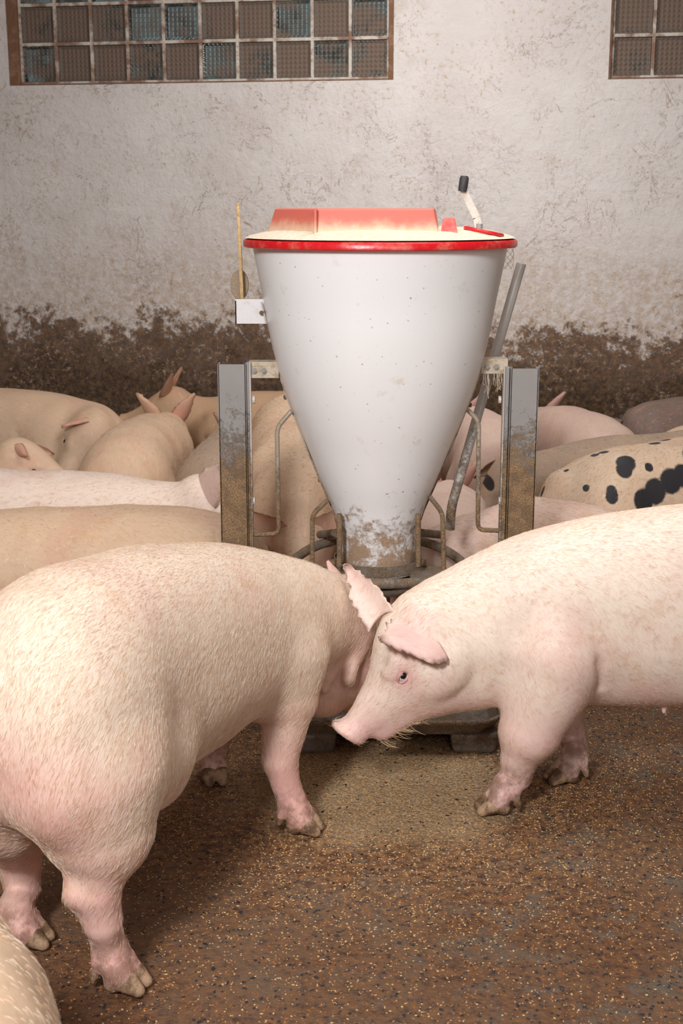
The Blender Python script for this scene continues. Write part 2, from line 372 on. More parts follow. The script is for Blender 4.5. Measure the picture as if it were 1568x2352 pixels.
# ------------------------------------------------------------------ setting: floor, walls, windows, ceiling
TH = math.radians(9.5)                       # the far wall stands slightly askew
WC = np.array([0.0, 7.4, 0.0]); WU = np.array([math.cos(TH), -math.sin(TH), 0]); WN = np.array([-math.sin(TH), -math.cos(TH), 0])
def wall_uv(px, py):
    r = ray(px, py); o = np.array([0, 0, CAMH])
    t = np.dot(WC - o, WN) / np.dot(r, WN); p = o + r * t
    return float(np.dot(p - WC, WU)), float(p[2])
HCEIL = 3.05
m = MB(); nx, ny = 90, 110
FX0, FX1, FY0, FY1 = -3.4, 3.6, -1.6, 8.6
V = []; 
for j in range(ny + 1):
    for i in range(nx + 1):
        x = FX0 + (FX1 - FX0) * i / nx; y = FY0 + (FY1 - FY0) * j / ny
        V.append((x, y, 0.0))
m.add(V, [(j * (nx + 1) + i, j * (nx + 1) + i + 1, (j + 1) * (nx + 1) + i + 1, (j + 1) * (nx + 1) + i) for j in range(ny) for i in range(nx)])
m.box((FX0, FY0, -0.12), (FX1, FY1, -0.02))
tag(m.build('floor', FLOOR), 'brown wet pen floor littered with feed crumbs and dark chips', kind='structure')

def wmat(): # wall frame: local x along wall, y out to camera negative
    return Matrix(((WU[0], -WN[0], 0, WC[0]), (WU[1], -WN[1], 0, WC[1]), (0, 0, 1, 0), (0, 0, 0, 1)))
WM = wmat()
u0, zb = wall_uv(22, 197); u1, _ = wall_uv(903, 188)
bw = (wall_uv(890, 150)[0] - wall_uv(45, 150)[0]) / 10.0      # block pitch
wl, wb = wall_uv(45, 150)[0], wall_uv(460, 187)[1]
r0, rb = wall_uv(1400, 100)[0], wall_uv(1480, 181)[1]
NR = 5
win1 = (u0, zb, u1, zb + bw * NR + 0.06); 
win2 = (r0, rb, r0 + bw * 8 + .04, rb + bw * NR + 0.06)
wm = MB(); D = 0.22
xs = [-4.4, win1[0], win1[2], win2[0], win2[2], 4.6]
T1 = 0.0
def wbox(a, b, z0, z1):
    wm.box((a, 0, z0), (b, D, z1))
wbox(xs[0], xs[1], 0, HCEIL); wbox(xs[2], xs[3], 0, HCEIL); wbox(xs[4], xs[5], 0, HCEIL)
wbox(xs[1], xs[2], 0, win1[1]); wbox(xs[1], xs[2], win1[3], HCEIL)
wbox(xs[3], xs[4], 0, win2[1]); wbox(xs[3], xs[4], win2[3], HCEIL)
wall = wm.build('wall_back', WALL); wall.matrix_world = WM; tag(wall, 'dirty whitewashed plaster wall with brown grime along its foot', kind='structure')

# glass block shared mesh: waffle face towards the pen
def block_mesh():
    N = 32; s = bw * 0.5 - 0.006; V = []; Fc = []
    for j in range(N + 1):
        for i in range(N + 1):
            x = -s + 2 * s * i / N; z = -s + 2 * s * j / N
            e = max(abs(x), abs(z)) / s
            rim = min(1, max(0, (0.90 - e) / 0.06))
            wv = (0.5 + 0.5 * math.cos(2 * PI * (i / N) * 8 + PI)) * (0.5 + 0.5 * math.cos(2 * PI * (j / N) * 8 + PI))
            V.append((x, (0.004 * (1 - rim) * 0 + 0.006 * rim) - 0.006 * wv * rim + (0.01 if e > .98 else 0), z))
    for j in range(N):
        for i in range(N):
            a = j * (N + 1) + i; Fc.append((a, a + 1, a + N + 2, a + N + 1))
    b = len(V); V += [(-s, .08, -s), (s, .08, -s), (s, .08, s), (-s, .08, s)]
    c00, c10, c11, c01 = 0, N, (N + 1) ** 2 - 1, N * (N + 1)
    Fc += [(b, b + 3, b + 2, b + 1)]
    Fc += [tuple(range(0, N + 1))[::-1] + (b, b + 1)][0:0]
    bot = list(range(0, N + 1)); top = [N * (N + 1) + i for i in range(N + 1)]
    lef = [i * (N + 1) for i in range(N + 1)]; rig = [i * (N + 1) + N for i in range(N + 1)]
    Fc += [tuple(bot[::-1] + [b, b + 1]), tuple(top + [b + 2, b + 3]), tuple(lef + [b + 3, b]), tuple(rig[::-1] + [b + 1, b + 2])]
    me = bpy.data.meshes.new('glass_block'); me.from_pydata(V, [], Fc); me.materials.append(GLASS); me.update()
    return me
BM = block_mesh()
def window(name, win, xl, zb2, ncol, label):
    W = MB()
    # reveal lining and mortar joints
    for k in range(ncol + 1): W.box((xl + k * bw - 0.0085, 0.028, zb2), (xl + k * bw + 0.0085, 0.115, zb2 + NR * bw))
    for k in range(NR + 1): W.box((xl, 0.027, zb2 + k * bw - 0.0085), (xl + ncol * bw, 0.114, zb2 + k * bw + 0.0085))
    o = W.build(name, MORTAR); o.matrix_world = WM; tag(o, label, kind='structure')
    Fm = MB(); e = .004
    Fm.box((win[0] + .001, 0.004, win[1] + .001), (xl - 0.004, 0.12, win[3] - .001)); Fm.box((xl + ncol * bw + .004, 0.004, win[1] + .001), (win[2] - .001, 0.12, win[3] - .001))
    Fm.box((xl - .004, 0.004, win[1] + .001), (xl + ncol * bw + .004, 0.12, zb2 - 0.004)); Fm.box((xl - .004, 0.004, zb2 + NR * bw + .004), (xl + ncol * bw + .004, 0.12, win[3] - .001))
    Fm.build('window_frame', DIRTBROWN, o, bevel=0.004)
    for j in range(NR):
        for i in range(ncol):
            g = bpy.data.objects.new('glass_block', BM); COL.objects.link(g); g.parent = o
            g.location = (xl + (i + .5) * bw, 0.040, zb2 + (j + .5) * bw)
            g.rotation_euler = (0, random.choice([0, PI / 2, PI, -PI / 2]), 0)
    return o
window('window_1', win1, wl, max(wb, win1[1] + .012), 10, 'wide glass block window above the pigs on the left, caked with brown dirt')
window('window_2', win2, r0 + .016, rb + .012, 8, 'dark glass block window at the right edge of the wall')
# other walls, ceiling
def plainbox(name, lo, hi, mat, label):
    q = MB(); q.box(lo, hi); tag(q.build(name, mat), label, kind='structure')
plainbox('wall_left', (-3.5, -1.6, 0), (-3.4, 7.9, HCEIL), PLAIN, 'plain whitewashed side wall of the pen building on the left')
plainbox('wall_right', (3.6, -1.6, 0), (3.7, 6.8, HCEIL), PLAIN, 'plain whitewashed side wall of the pen building on the right')
plainbox('wall_front', (-3.4, -1.7, 0), (3.6, -1.6, HCEIL), PLAIN, 'plain whitewashed wall behind the viewer')
plainbox('ceiling', (-3.5, -1.7, HCEIL), (3.7, 8.7, HCEIL + .1), CEIL, 'plain board ceiling above the pen')

# ------------------------------------------------------------------ implicit-surface modelling (bodies are one continuous skin)
def smin(a, b, k):
    h = np.clip(0.5 + 0.5 * (b - a) / k, 0, 1)
    return b * (1 - h) + a * h - k * h * (1 - h)
def cubic(ts, vs, n=240):
    ts = np.array(ts, float); vs = np.array(vs, float)
    m_ = np.gradient(vs, ts, axis=0); T = np.linspace(ts[0], ts[-1], n)
    i = np.clip(np.searchsorted(ts, T, side='right') - 1, 0, len(ts) - 2)
    h = ts[i + 1] - ts[i]; u = (T - ts[i]) / h; u = u[:, None]; h = h[:, None]
    out = (2 * u**3 - 3 * u**2 + 1) * vs[i] + (u**3 - 2 * u**2 + u) * h * m_[i] + (-2 * u**3 + 3 * u**2) * vs[i + 1] + (u**3 - u**2) * h * m_[i + 1]
    return T, out
class Field:
    def __init__(s, lo, hi, h):
        s.lo = np.array(lo, float); s.h = h
        s.n = np.ceil((np.array(hi) - s.lo) / h).astype(int) + 1
        s.ax = [s.lo[i] + h * np.arange(s.n[i]) for i in range(3)]
        s.f = np.full(s.n, 0.3, np.float32)
    def sub(s, lo, hi):
        a = np.clip(np.floor((np.array(lo) - s.lo) / s.h).astype(int), 0, s.n - 1)
        b = np.clip(np.ceil((np.array(hi) - s.lo) / s.h).astype(int) + 1, 1, s.n)
        sl = tuple(slice(int(a[i]), int(b[i])) for i in range(3))
        X = s.ax[0][sl[0]][:, None, None]; Y = s.ax[1][sl[1]][None, :, None]; Z = s.ax[2][sl[2]][None, None, :]
        return sl, X, Y, Z
    def comb(s, sl, d, k, cut=False):
        if cut: s.f[sl] = -smin(-s.f[sl], d, k)
        else: s.f[sl] = smin(s.f[sl], d.astype(np.float32), k)
    def cone(s, a, b, ra, rb, k=0.03, cut=False):
        a = np.array(a, float); b = np.array(b, float); R = max(ra, rb) + max(k, .02) * 1.3
        sl, X, Y, Z = s.sub(np.minimum(a, b) - R, np.maximum(a, b) + R)
        ab = b - a; L = max(ab.dot(ab), 1e-9)
        t = np.clip(((X - a[0]) * ab[0] + (Y - a[1]) * ab[1] + (Z - a[2]) * ab[2]) / L, 0, 1)
        d = np.sqrt((X - a[0] - t * ab[0])**2 + (Y - a[1] - t * ab[1])**2 + (Z - a[2] - t * ab[2])**2) - (ra + (rb - ra) * t)
        s.comb(sl, d, k, cut)
    def chain(s, pts, rs, k=0.03, k0=None):
        for i in range(len(pts) - 1): s.cone(pts[i], pts[i + 1], rs[i], rs[i + 1], (k0 if (i == 0 and k0) else k))
    def ell(s, c, r, R=None, k=0.03, cut=False):
        c = np.array(c, float); r = np.array(r, float); R = np.eye(3) if R is None else np.array(R, float)  # rows = axes
        M = r.max() + max(k, .02) * 1.3
        sl, X, Y, Z = s.sub(c - M, c + M)
        q = [((X - c[0]) * R[i, 0] + (Y - c[1]) * R[i, 1] + (Z - c[2]) * R[i, 2]) for i in range(3)]
        k0 = np.sqrt(sum((q[i] / r[i])**2 for i in range(3))); k1 = np.sqrt(sum((q[i] / r[i]**2)**2 for i in range(3)))
        s.comb(sl, k0 * (k0 - 1) / np.maximum(k1, 1e-4), k, cut)
    def loft(s, o, R, st, k=0.04, p=2.2):
        # st rows: t, top, bot, w, cy   (R rows = axis, side, up)
        st = np.array(st, float); o = np.array(o, float); R = np.array(R, float)
        T, tab = cubic(st[:, 0], st[:, 1:])
        corners = []
        for row in st:
            for zz in (row[1], row[2]):
                for yy in (row[4] - row[3], row[4] + row[3]): corners.append(o + R[0] * row[0] + R[1] * yy + R[2] * zz)
        corners = np.array(corners); mg = k + 0.03
        sl, X, Y, Z = s.sub(corners.min(0) - mg, corners.max(0) + mg)
        q = [((X - o[0]) * R[i, 0] + (Y - o[1]) * R[i, 1] + (Z - o[2]) * R[i, 2]) for i in range(3)]
        g = lambda j: np.interp(q[0], T, tab[:, j])
        top, bot, ww, cy = g(0), g(1), np.maximum(g(2), .004), g(3)
        hz = np.maximum((top - bot) / 2, .004); zc = (top + bot) / 2
        rho = ((np.abs((q[1] - cy) / ww))**p + (np.abs((q[2] - zc) / hz))**p)**(1 / p)
        f = (rho - 1) * np.minimum(ww, hz)
        f = np.maximum(f, np.maximum(q[0] - T[-1], T[0] - q[0]))
        gr = np.gradient(f, s.h); gn = np.sqrt(gr[0]**2 + gr[1]**2 + gr[2]**2)
        s.comb(sl, f / np.clip(gn, .6, 2.5), k)
    def lumps(s, amp, seed, n=26):      # soft irregularities of muscle and fat under the skin
        rg = np.random.default_rng(seed); X, Y, Z = s.ax[0][:, None, None], s.ax[1][None, :, None], s.ax[2][None, None, :]
        acc = np.zeros(s.n, np.float32)
        for _ in range(n):
            d = nz(rg.normal(size=3)); wl = rg.uniform(.07, .26); k = 2 * PI / wl * d
            ph = rg.uniform(0, 6.28); acc += (wl / .2) * (np.sin(k[0] * X + ph) * np.cos(k[1] * Y + ph) + np.sin(k[2] * Z + ph) * .7).astype(np.float32)
        s.f += amp * acc / math.sqrt(n)
    def mesh(s):
        f = s.f; f = np.pad(f, 1, constant_values=0.3); ins = f < 0; n = np.array(f.shape)
        acc = np.zeros(tuple(n - 1) + (3,), np.float32); cnt = np.zeros(tuple(n - 1), np.float32)
        c = tuple(n - 1)
        for ax in range(3):
            sa = [slice(None)] * 3; sb = [slice(None)] * 3; sa[ax] = slice(0, -1); sb[ax] = slice(1, None)
            fa = f[tuple(sa)]; fb = f[tuple(sb)]; cr = (fa < 0) != (fb < 0)
            t = np.where(cr, fa / np.where(cr, fa - fb, 1), 0)
            oth = [i for i in range(3) if i != ax]
            for u in (0, 1):
                for v in (0, 1):
                    ss = [slice(None)] * 3; ss[oth[0]] = slice(u, u + c[oth[0]]); ss[oth[1]] = slice(v, v + c[oth[1]])
                    crs = cr[tuple(ss)]; ts = t[tuple(ss)]
                    cnt += crs; acc[..., ax] += np.where(crs, ts, 0)
                    if u: acc[..., oth[0]] += crs
                    if v: acc[..., oth[1]] += crs
        act = cnt > 0; idx = -np.ones(c, np.int64); idx[act] = np.arange(act.sum())
        I = np.argwhere(act); V = (I + acc[act] / cnt[act][:, None] - 1) * s.h + s.lo
        Q = []
        for ax in range(3):
            sa = [slice(None)] * 3; sb = [slice(None)] * 3; sa[ax] = slice(0, -1); sb[ax] = slice(1, None)
            ia = ins[tuple(sa)]; ib = ins[tuple(sb)]; oth = [(ax + 1) % 3, (ax + 2) % 3]
            E = np.argwhere(ia != ib)
            ok = (E[:, oth[0]] > 0) & (E[:, oth[1]] > 0) & (E[:, oth[0]] < c[oth[0]]) & (E[:, oth[1]] < c[oth[1]])
            E = E[ok]; flip = ia[tuple(E.T)]
            def at(du, dv):
                K = E.copy(); K[:, oth[0]] -= du; K[:, oth[1]] -= dv; return idx[tuple(K.T)]
            q = np.stack([at(1, 1), at(0, 1), at(0, 0), at(1, 0)], 1)
            q[~flip] = q[~flip][:, ::-1]; Q.append(q)
        return V, np.concatenate(Q)
def np_mesh(name, V, Q, mat, parent, tint=None, smooth_it=2):
    # light Laplacian relax to hide the grid
    for _ in range(smooth_it):
        s_ = np.zeros_like(V); c_ = np.zeros(len(V))
        for a, b in ((0, 1), (1, 2), (2, 3), (3, 0)):
            for i, j in ((a, b), (b, a)):
                np.add.at(s_, Q[:, i], V[Q[:, j]]) if len(V) < 0 else None
                for d_ in range(3): s_[:, d_] += np.bincount(Q[:, i], V[Q[:, j], d_], len(V))
                c_ += np.bincount(Q[:, i], minlength=len(V))
        V = 0.5 * V + 0.5 * s_ / np.maximum(c_, 1)[:, None]
    me = bpy.data.meshes.new(name)
    me.vertices.add(len(V)); me.vertices.foreach_set('co', V.astype(np.float32).ravel())
    me.loops.add(Q.size); me.loops.foreach_set('vertex_index', Q.astype(np.int32).ravel())
    me.polygons.add(len(Q)); me.polygons.foreach_set('loop_start', np.arange(0, Q.size, 4, dtype=np.int32))
    me.polygons.foreach_set('use_smooth', np.ones(len(Q), bool))
    me.update(calc_edges=True); me.validate()
    me.materials.append(mat)
    if tint is not None:
        ca = me.color_attributes.new('tint', 'FLOAT_COLOR', 'POINT')
        C = np.ones((len(V), 4), np.float32); C[:, :3] = tint(V); ca.data.foreach_set('color', C.ravel())
    o = bpy.data.objects.new(name, me); COL.objects.link(o)
    if parent is not None: o.parent = parent
    return o
def nz(v): v = np.array(v, float); return v / np.linalg.norm(v)
def frame(axis, up):
    a = nz(axis); u = np.array(up, float); u = nz(u - a * a.dot(u)); return np.array([a, np.cross(u, a), u])

HEAD = [(-.07, .030, -.110, .058, 0), (-.03, .062, -.150, .088, 0), (.03, .072, -.172, .103, 0), (.09, .064, -.170, .101, 0), (.14, .048, -.150, .084, 0),
        (.19, .030, -.126, .066, 0), (.24, .022, -.100, .053, 0), (.280, .018, -.076, .044, 0), (.308, .020, -.062, .042, 0), (.322, .028, -.056, .045, 0), (.334, .034, -.050, .046, 0), (.340, .0, -.02, .02, 0)]
def head(f, o, axis, up, sc=1.0, k=0.05, detail=False):
    R = frame(axis, up); st = [(a * sc, b * sc, c * sc, d * sc, e) for a, b, c, d, e in HEAD]
    f.loft(o, R, st, k, 2.1)
    P = lambda t, y, z: np.array(o) + R[0] * t * sc + R[1] * y * sc + R[2] * z * sc
    for sy in (1, -1):
        f.ell(P(.07, sy * .070, -.085), (.07 * sc, .038 * sc, .055 * sc), R, 0.03)      # jowl
        f.cone(P(.105, sy * .076, .016), P(.145, sy * .066, .012), .014 * sc, .010 * sc, 0.02)   # brow
        if detail:
            f.cone(P(.108, sy * .087, -.034), P(.144, sy * .074, -.030), .009 * sc, .008 * sc, 0.012); f.cone(P(.106, sy * .088, -.008), P(.140, sy * .075, -.007), .009 * sc, .007 * sc, 0.010)
            f.ell(P(.126, sy * .090, -.020), (.0145 * sc, .015 * sc, .0085 * sc), R, .005, cut=True)
            f.ell(P(.341, sy * .015, -.008), (.014 * sc, .0075 * sc, .011 * sc), R, .004, cut=True)
            f.cone(P(.19, sy * .070, -.080), P(.30, sy * .050, -.040), .0045, .0035, .006, cut=True)   # mouth line
            f.ell(P(.05, sy * .088, -.10), (.06 * sc, .03 * sc, .05 * sc), R, .03)
    if detail:
        for a in np.linspace(0, 2 * PI, 14, endpoint=False):      # rim of the nose disc
            b = a + 2 * PI / 14
            f.cone(P(.335, .040 * math.cos(a), -.008 + .039 * math.sin(a)), P(.335, .040 * math.cos(b), -.008 + .039 * math.sin(b)), .0065 * sc, .0065 * sc, .006)
    return R, P

def ear_mesh(root_a, root_b, tip, cup=0.02, bend=(0, 0, 0), fat=0.7, rag=0.0, seed=1, thick=0.0045, nu=14, nv=22, mat=SKIN, parent=None, inner=None):
    """Leaf-shaped ear: root edge a->b, pointed towards tip; cup curls its sides, bend droops it"""
    A, B, T = map(lambda v: np.array(v, float), (root_a, root_b, tip)); C = (A + B) / 2; ax = T - C; L = np.linalg.norm(ax); ax /= L
    sd = B - A; sd -= ax * sd.dot(ax); W = np.linalg.norm(sd); sd /= W; nm = np.cross(ax, sd); bend = np.array(bend, float)
    rg = np.random.default_rng(seed); nA = rg.normal(0, 1, nv + 1); nB = rg.normal(0, 1, nv + 1)
    V = []; 
    for j in range(nv + 1):
        v = j / nv
        wd = W * (1 - v)**0.55 * (1 + fat * math.sin(PI * min(1, v * 1.25)) * .55) * 0.5 + .002
        for i in range(nu + 1):
            u = -1 + 2 * i / nu
            e = abs(u)**6 * rag * W * (nA[j] if u < 0 else nB[j]) * (0.3 + v)
            p = C + ax * L * (v - (1 - v) * 0.12 * u * u) + sd * (u * wd + e * np.sign(u)) + nm * cup * (u * u - .3) * (1 - .5 * v) + bend * v * v
            V.append(p)
    V = np.array(V).reshape(nv + 1, nu + 1, 3)
    gu = np.gradient(V, axis=1); gv = np.gradient(V, axis=0); N = np.cross(gv, gu); N /= np.maximum(np.linalg.norm(N, axis=2, keepdims=True), 1e-9)
    U = np.linspace(-1, 1, nu + 1)[None, :, None]; VV = np.linspace(0, 1, nv + 1)[:, None, None]
    tk = thick * (1.0 - .75 * U**4) * (1.5 - VV)
    Vt = V + N * tk; Vb = V - N * tk; allV = np.concatenate([Vt.reshape(-1, 3), Vb.reshape(-1, 3)]); M = (nv + 1) * (nu + 1)
    Fc = []
    ix = lambda j, i: j * (nu + 1) + i
    for j in range(nv):
        for i in range(nu):
            a, b, c, d = ix(j, i), ix(j, i + 1), ix(j + 1, i + 1), ix(j + 1, i)
            Fc.append((a, b, c, d)); Fc.append((a + M, d + M, c + M, b + M))
    for j in range(nv):
        Fc.append((ix(j, 0), ix(j + 1, 0), ix(j + 1, 0) + M, ix(j, 0) + M)); Fc.append((ix(j + 1, nu), ix(j, nu), ix(j, nu) + M, ix(j + 1, nu) + M))
    for i in range(nu):
        Fc.append((ix(nv, i), ix(nv, i + 1), ix(nv, i + 1) + M, ix(nv, i) + M)); Fc.append((ix(0, i + 1), ix(0, i), ix(0, i) + M, ix(0, i + 1) + M))
    o = link_mesh('ear', allV, Fc, mat, parent, True)
    ca = o.data.color_attributes.new('tint', 'FLOAT_COLOR', 'POINT'); Cc = np.ones((len(allV), 4), np.float32)
    uu = np.tile(np.abs(np.linspace(-1, 1, nu + 1))[None, :], (nv + 1, 1)).ravel()
    vv = np.repeat(np.linspace(0, 1, nv + 1), nu + 1)
    ed = np.clip(np.maximum((uu - .8) / .2, (vv - .85) / .15), 0, 1) if rag else np.zeros(M)
    Cc[:, 0] = .62; Cc[:, 1] = np.tile(ed * .9, 2); Cc[:, 2] = 0; ca.data.foreach_set('color', Cc.ravel())
    return o
def ball(name, c, r, mat, parent, sx=(1, 1, 1), R=None):
    m = MB(); prof = [(r * math.sin(a), -r * math.cos(a)) for a in np.linspace(0.02, PI - .02, 12)]
    m.lathe(prof, 16, (0, 0, 0), True)
    R = np.eye(3) if R is None else np.array(R)
    m.V = [tuple(np.array(c) + (R.T @ (np.array(v) * sx))) for v in m.V]
    return m.build(name, mat, parent, True)

def toes(f, ankle, fwd, z0=0.0, sc=1.0, k=.010, part='toe'):
    """cloven foot below the ankle: two toes and two dewclaws (flesh or horn)"""
    a = np.array(ankle, float); fw = nz((fwd[0], fwd[1], 0)); sd = np.array([-fw[1], fw[0], 0])
    for s_ in (1, -1):
        q = lambda u, v, z: np.array([*(a[:2] + fw[:2] * u * sc + sd[:2] * v * s_ * sc), z0 + z * sc])
        knuckle, mid, tip, heel = q(.018, .013, .046), q(.036, .015, .029), q(.062, .016, .013), q(.010, .015, .018)
        dew, dtip = q(-.014, .017, .060), q(-.026, .020, .018)
        if part == 'toe':
            f.cone(a, knuckle, .027 * sc, .024 * sc, .014); f.cone(knuckle, mid, .023 * sc, .020 * sc, k); f.cone(knuckle, heel, .018 * sc, .016 * sc, k)
            f.cone(a, dew, .024 * sc, .014 * sc, k); f.cone(dew, dew * .45 + dtip * .55, .013 * sc, .010 * sc, k)
        else:
            f.cone(mid * .7 + tip * .3, tip, .0205 * sc, .0125 * sc, .004); f.cone(heel, mid, .0165 * sc, .0175 * sc, .004); f.cone(dew * .35 + dtip * .65, dtip, .0105 * sc, .0055 * sc, .002)

def body_tint(spots=None, pinkz=0.33, dirtz=0.10, rump=None, extra=None):
    def fn(V):
        T = np.zeros((len(V), 3), np.float32)
        T[:, 0] = np.clip((pinkz + .07 - V[:, 2]) / .20, 0, 0.85)
        T[:, 1] = np.clip((dirtz - V[:, 2]) / .09, 0, 1) * .8
        if spots:
            for (x, z, rx, rz, sy) in spots:
                d = ((V[:, 0] - x) / rx)**2 + ((V[:, 2] - z) / rz)**2
                T[:, 2] = np.maximum(T[:, 2], np.clip(1.5 - d, 0, 1) * (V[:, 1] * sy > -.03))
        if extra: extra(V, T)
        return T
    return fn

# ------------------------------------------------------------------ bristles: fine hair lying along the skin
def bristles(V, Q, n, parent, flow, length=0.016, rad=0.00028, mat=HAIRM, seed=3, lift=0.35, keep=None):
    rg = np.random.default_rng(seed)
    P0, P1, P2, P3 = (V[Q[:, i]] for i in range(4))
    N = np.cross(P2 - P0, P3 - P1); A = np.linalg.norm(N, axis=1); N /= np.maximum(A, 1e-12)[:, None]
    idx = rg.choice(len(Q), n, p=A / A.sum()); u = rg.random((n, 1)); v = rg.random((n, 1))
    P = (P0[idx] * (1 - u) + P1[idx] * u) * (1 - v) + (P3[idx] * (1 - u) + P2[idx] * u) * v; Nn = N[idx]
    if keep is not None:
        m_ = keep(P, Nn, rg); P = P[m_]; Nn = Nn[m_]
    n = len(P); fl = flow(P) + rg.normal(0, .16, (n, 3)); fl -= Nn * (fl * Nn).sum(1, keepdims=True)
    fl /= np.maximum(np.linalg.norm(fl, axis=1, keepdims=True), 1e-6)
    L = (length * (0.6 + .8 * rg.random((n, 1))))
    p1 = P + fl * L * .5 + Nn * L * lift * .45; p2 = P + fl * L + Nn * L * lift * .42
    pts = np.stack([P - Nn * .001, p1, p2], 1).astype(np.float32)
    hc = bpy.data.hair_curves.new('bristles'); hc.add_curves([3] * n)
    hc.attributes['position'].data.foreach_set('vector', pts.ravel())
    ra = hc.attributes.get('radius') or hc.attributes.new('radius', 'FLOAT', 'POINT')
    ra.data.foreach_set('value', np.tile(np.array([rad, rad * .8, rad * .25], np.float32), n))
    hc.materials.append(mat)
    o = bpy.data.objects.new('bristles', hc); COL.objects.link(o); o.parent = parent; o['kind'] = 'stuff'
    return o
class Loc:          # a pig's own frame: x forward, y to its left, z up
    def __init__(s, x, y, rz): s.o = np.array([x, y, 0.0]); s.rz = rz; s.c, s.s = math.cos(rz), math.sin(rz)
    def p(s, w): d = np.array(w, float) - s.o; return np.array([s.c * d[0] + s.s * d[1], -s.s * d[0] + s.c * d[1], d[2]])
    def v(s, w): return np.array([s.c * w[0] + s.s * w[1], -s.s * w[0] + s.c * w[1], w[2]])
    def px(s, px_, py_, y): return s.p(at_d(px_, py_, y))
def hoof(root, ank, fw, sc):
    g = Field((ank[0] - .14, ank[1] - .14, -.012), (ank[0] + .14, ank[1] + .14, .11), .0045); toes(g, ank, fw, 0, sc, part='horn')
    V, Q = g.mesh(); return np_mesh('hoof', V, Q, HORN, root, None, 1)
def mesh_np(o):
    n = len(o.data.vertices); V = np.empty(n * 3, np.float32); o.data.vertices.foreach_get('co', V)
    Q = np.empty(len(o.data.loops), np.int32); o.data.loops.foreach_get('vertex_index', Q)
    return V.reshape(-1, 3).astype(float), Q.reshape(-1, 4)
def flow_back(P):
    f_ = np.zeros_like(P); f_[:, 0] = -0.75; f_[:, 2] = -0.75 * np.clip((0.80 - P[:, 2]) / .25, .15, 1.2); return f_

def leg_thin(P, N, rg): return rg.random(len(P)) < np.clip((P[:, 2] - .12) / .22, .10, 1)
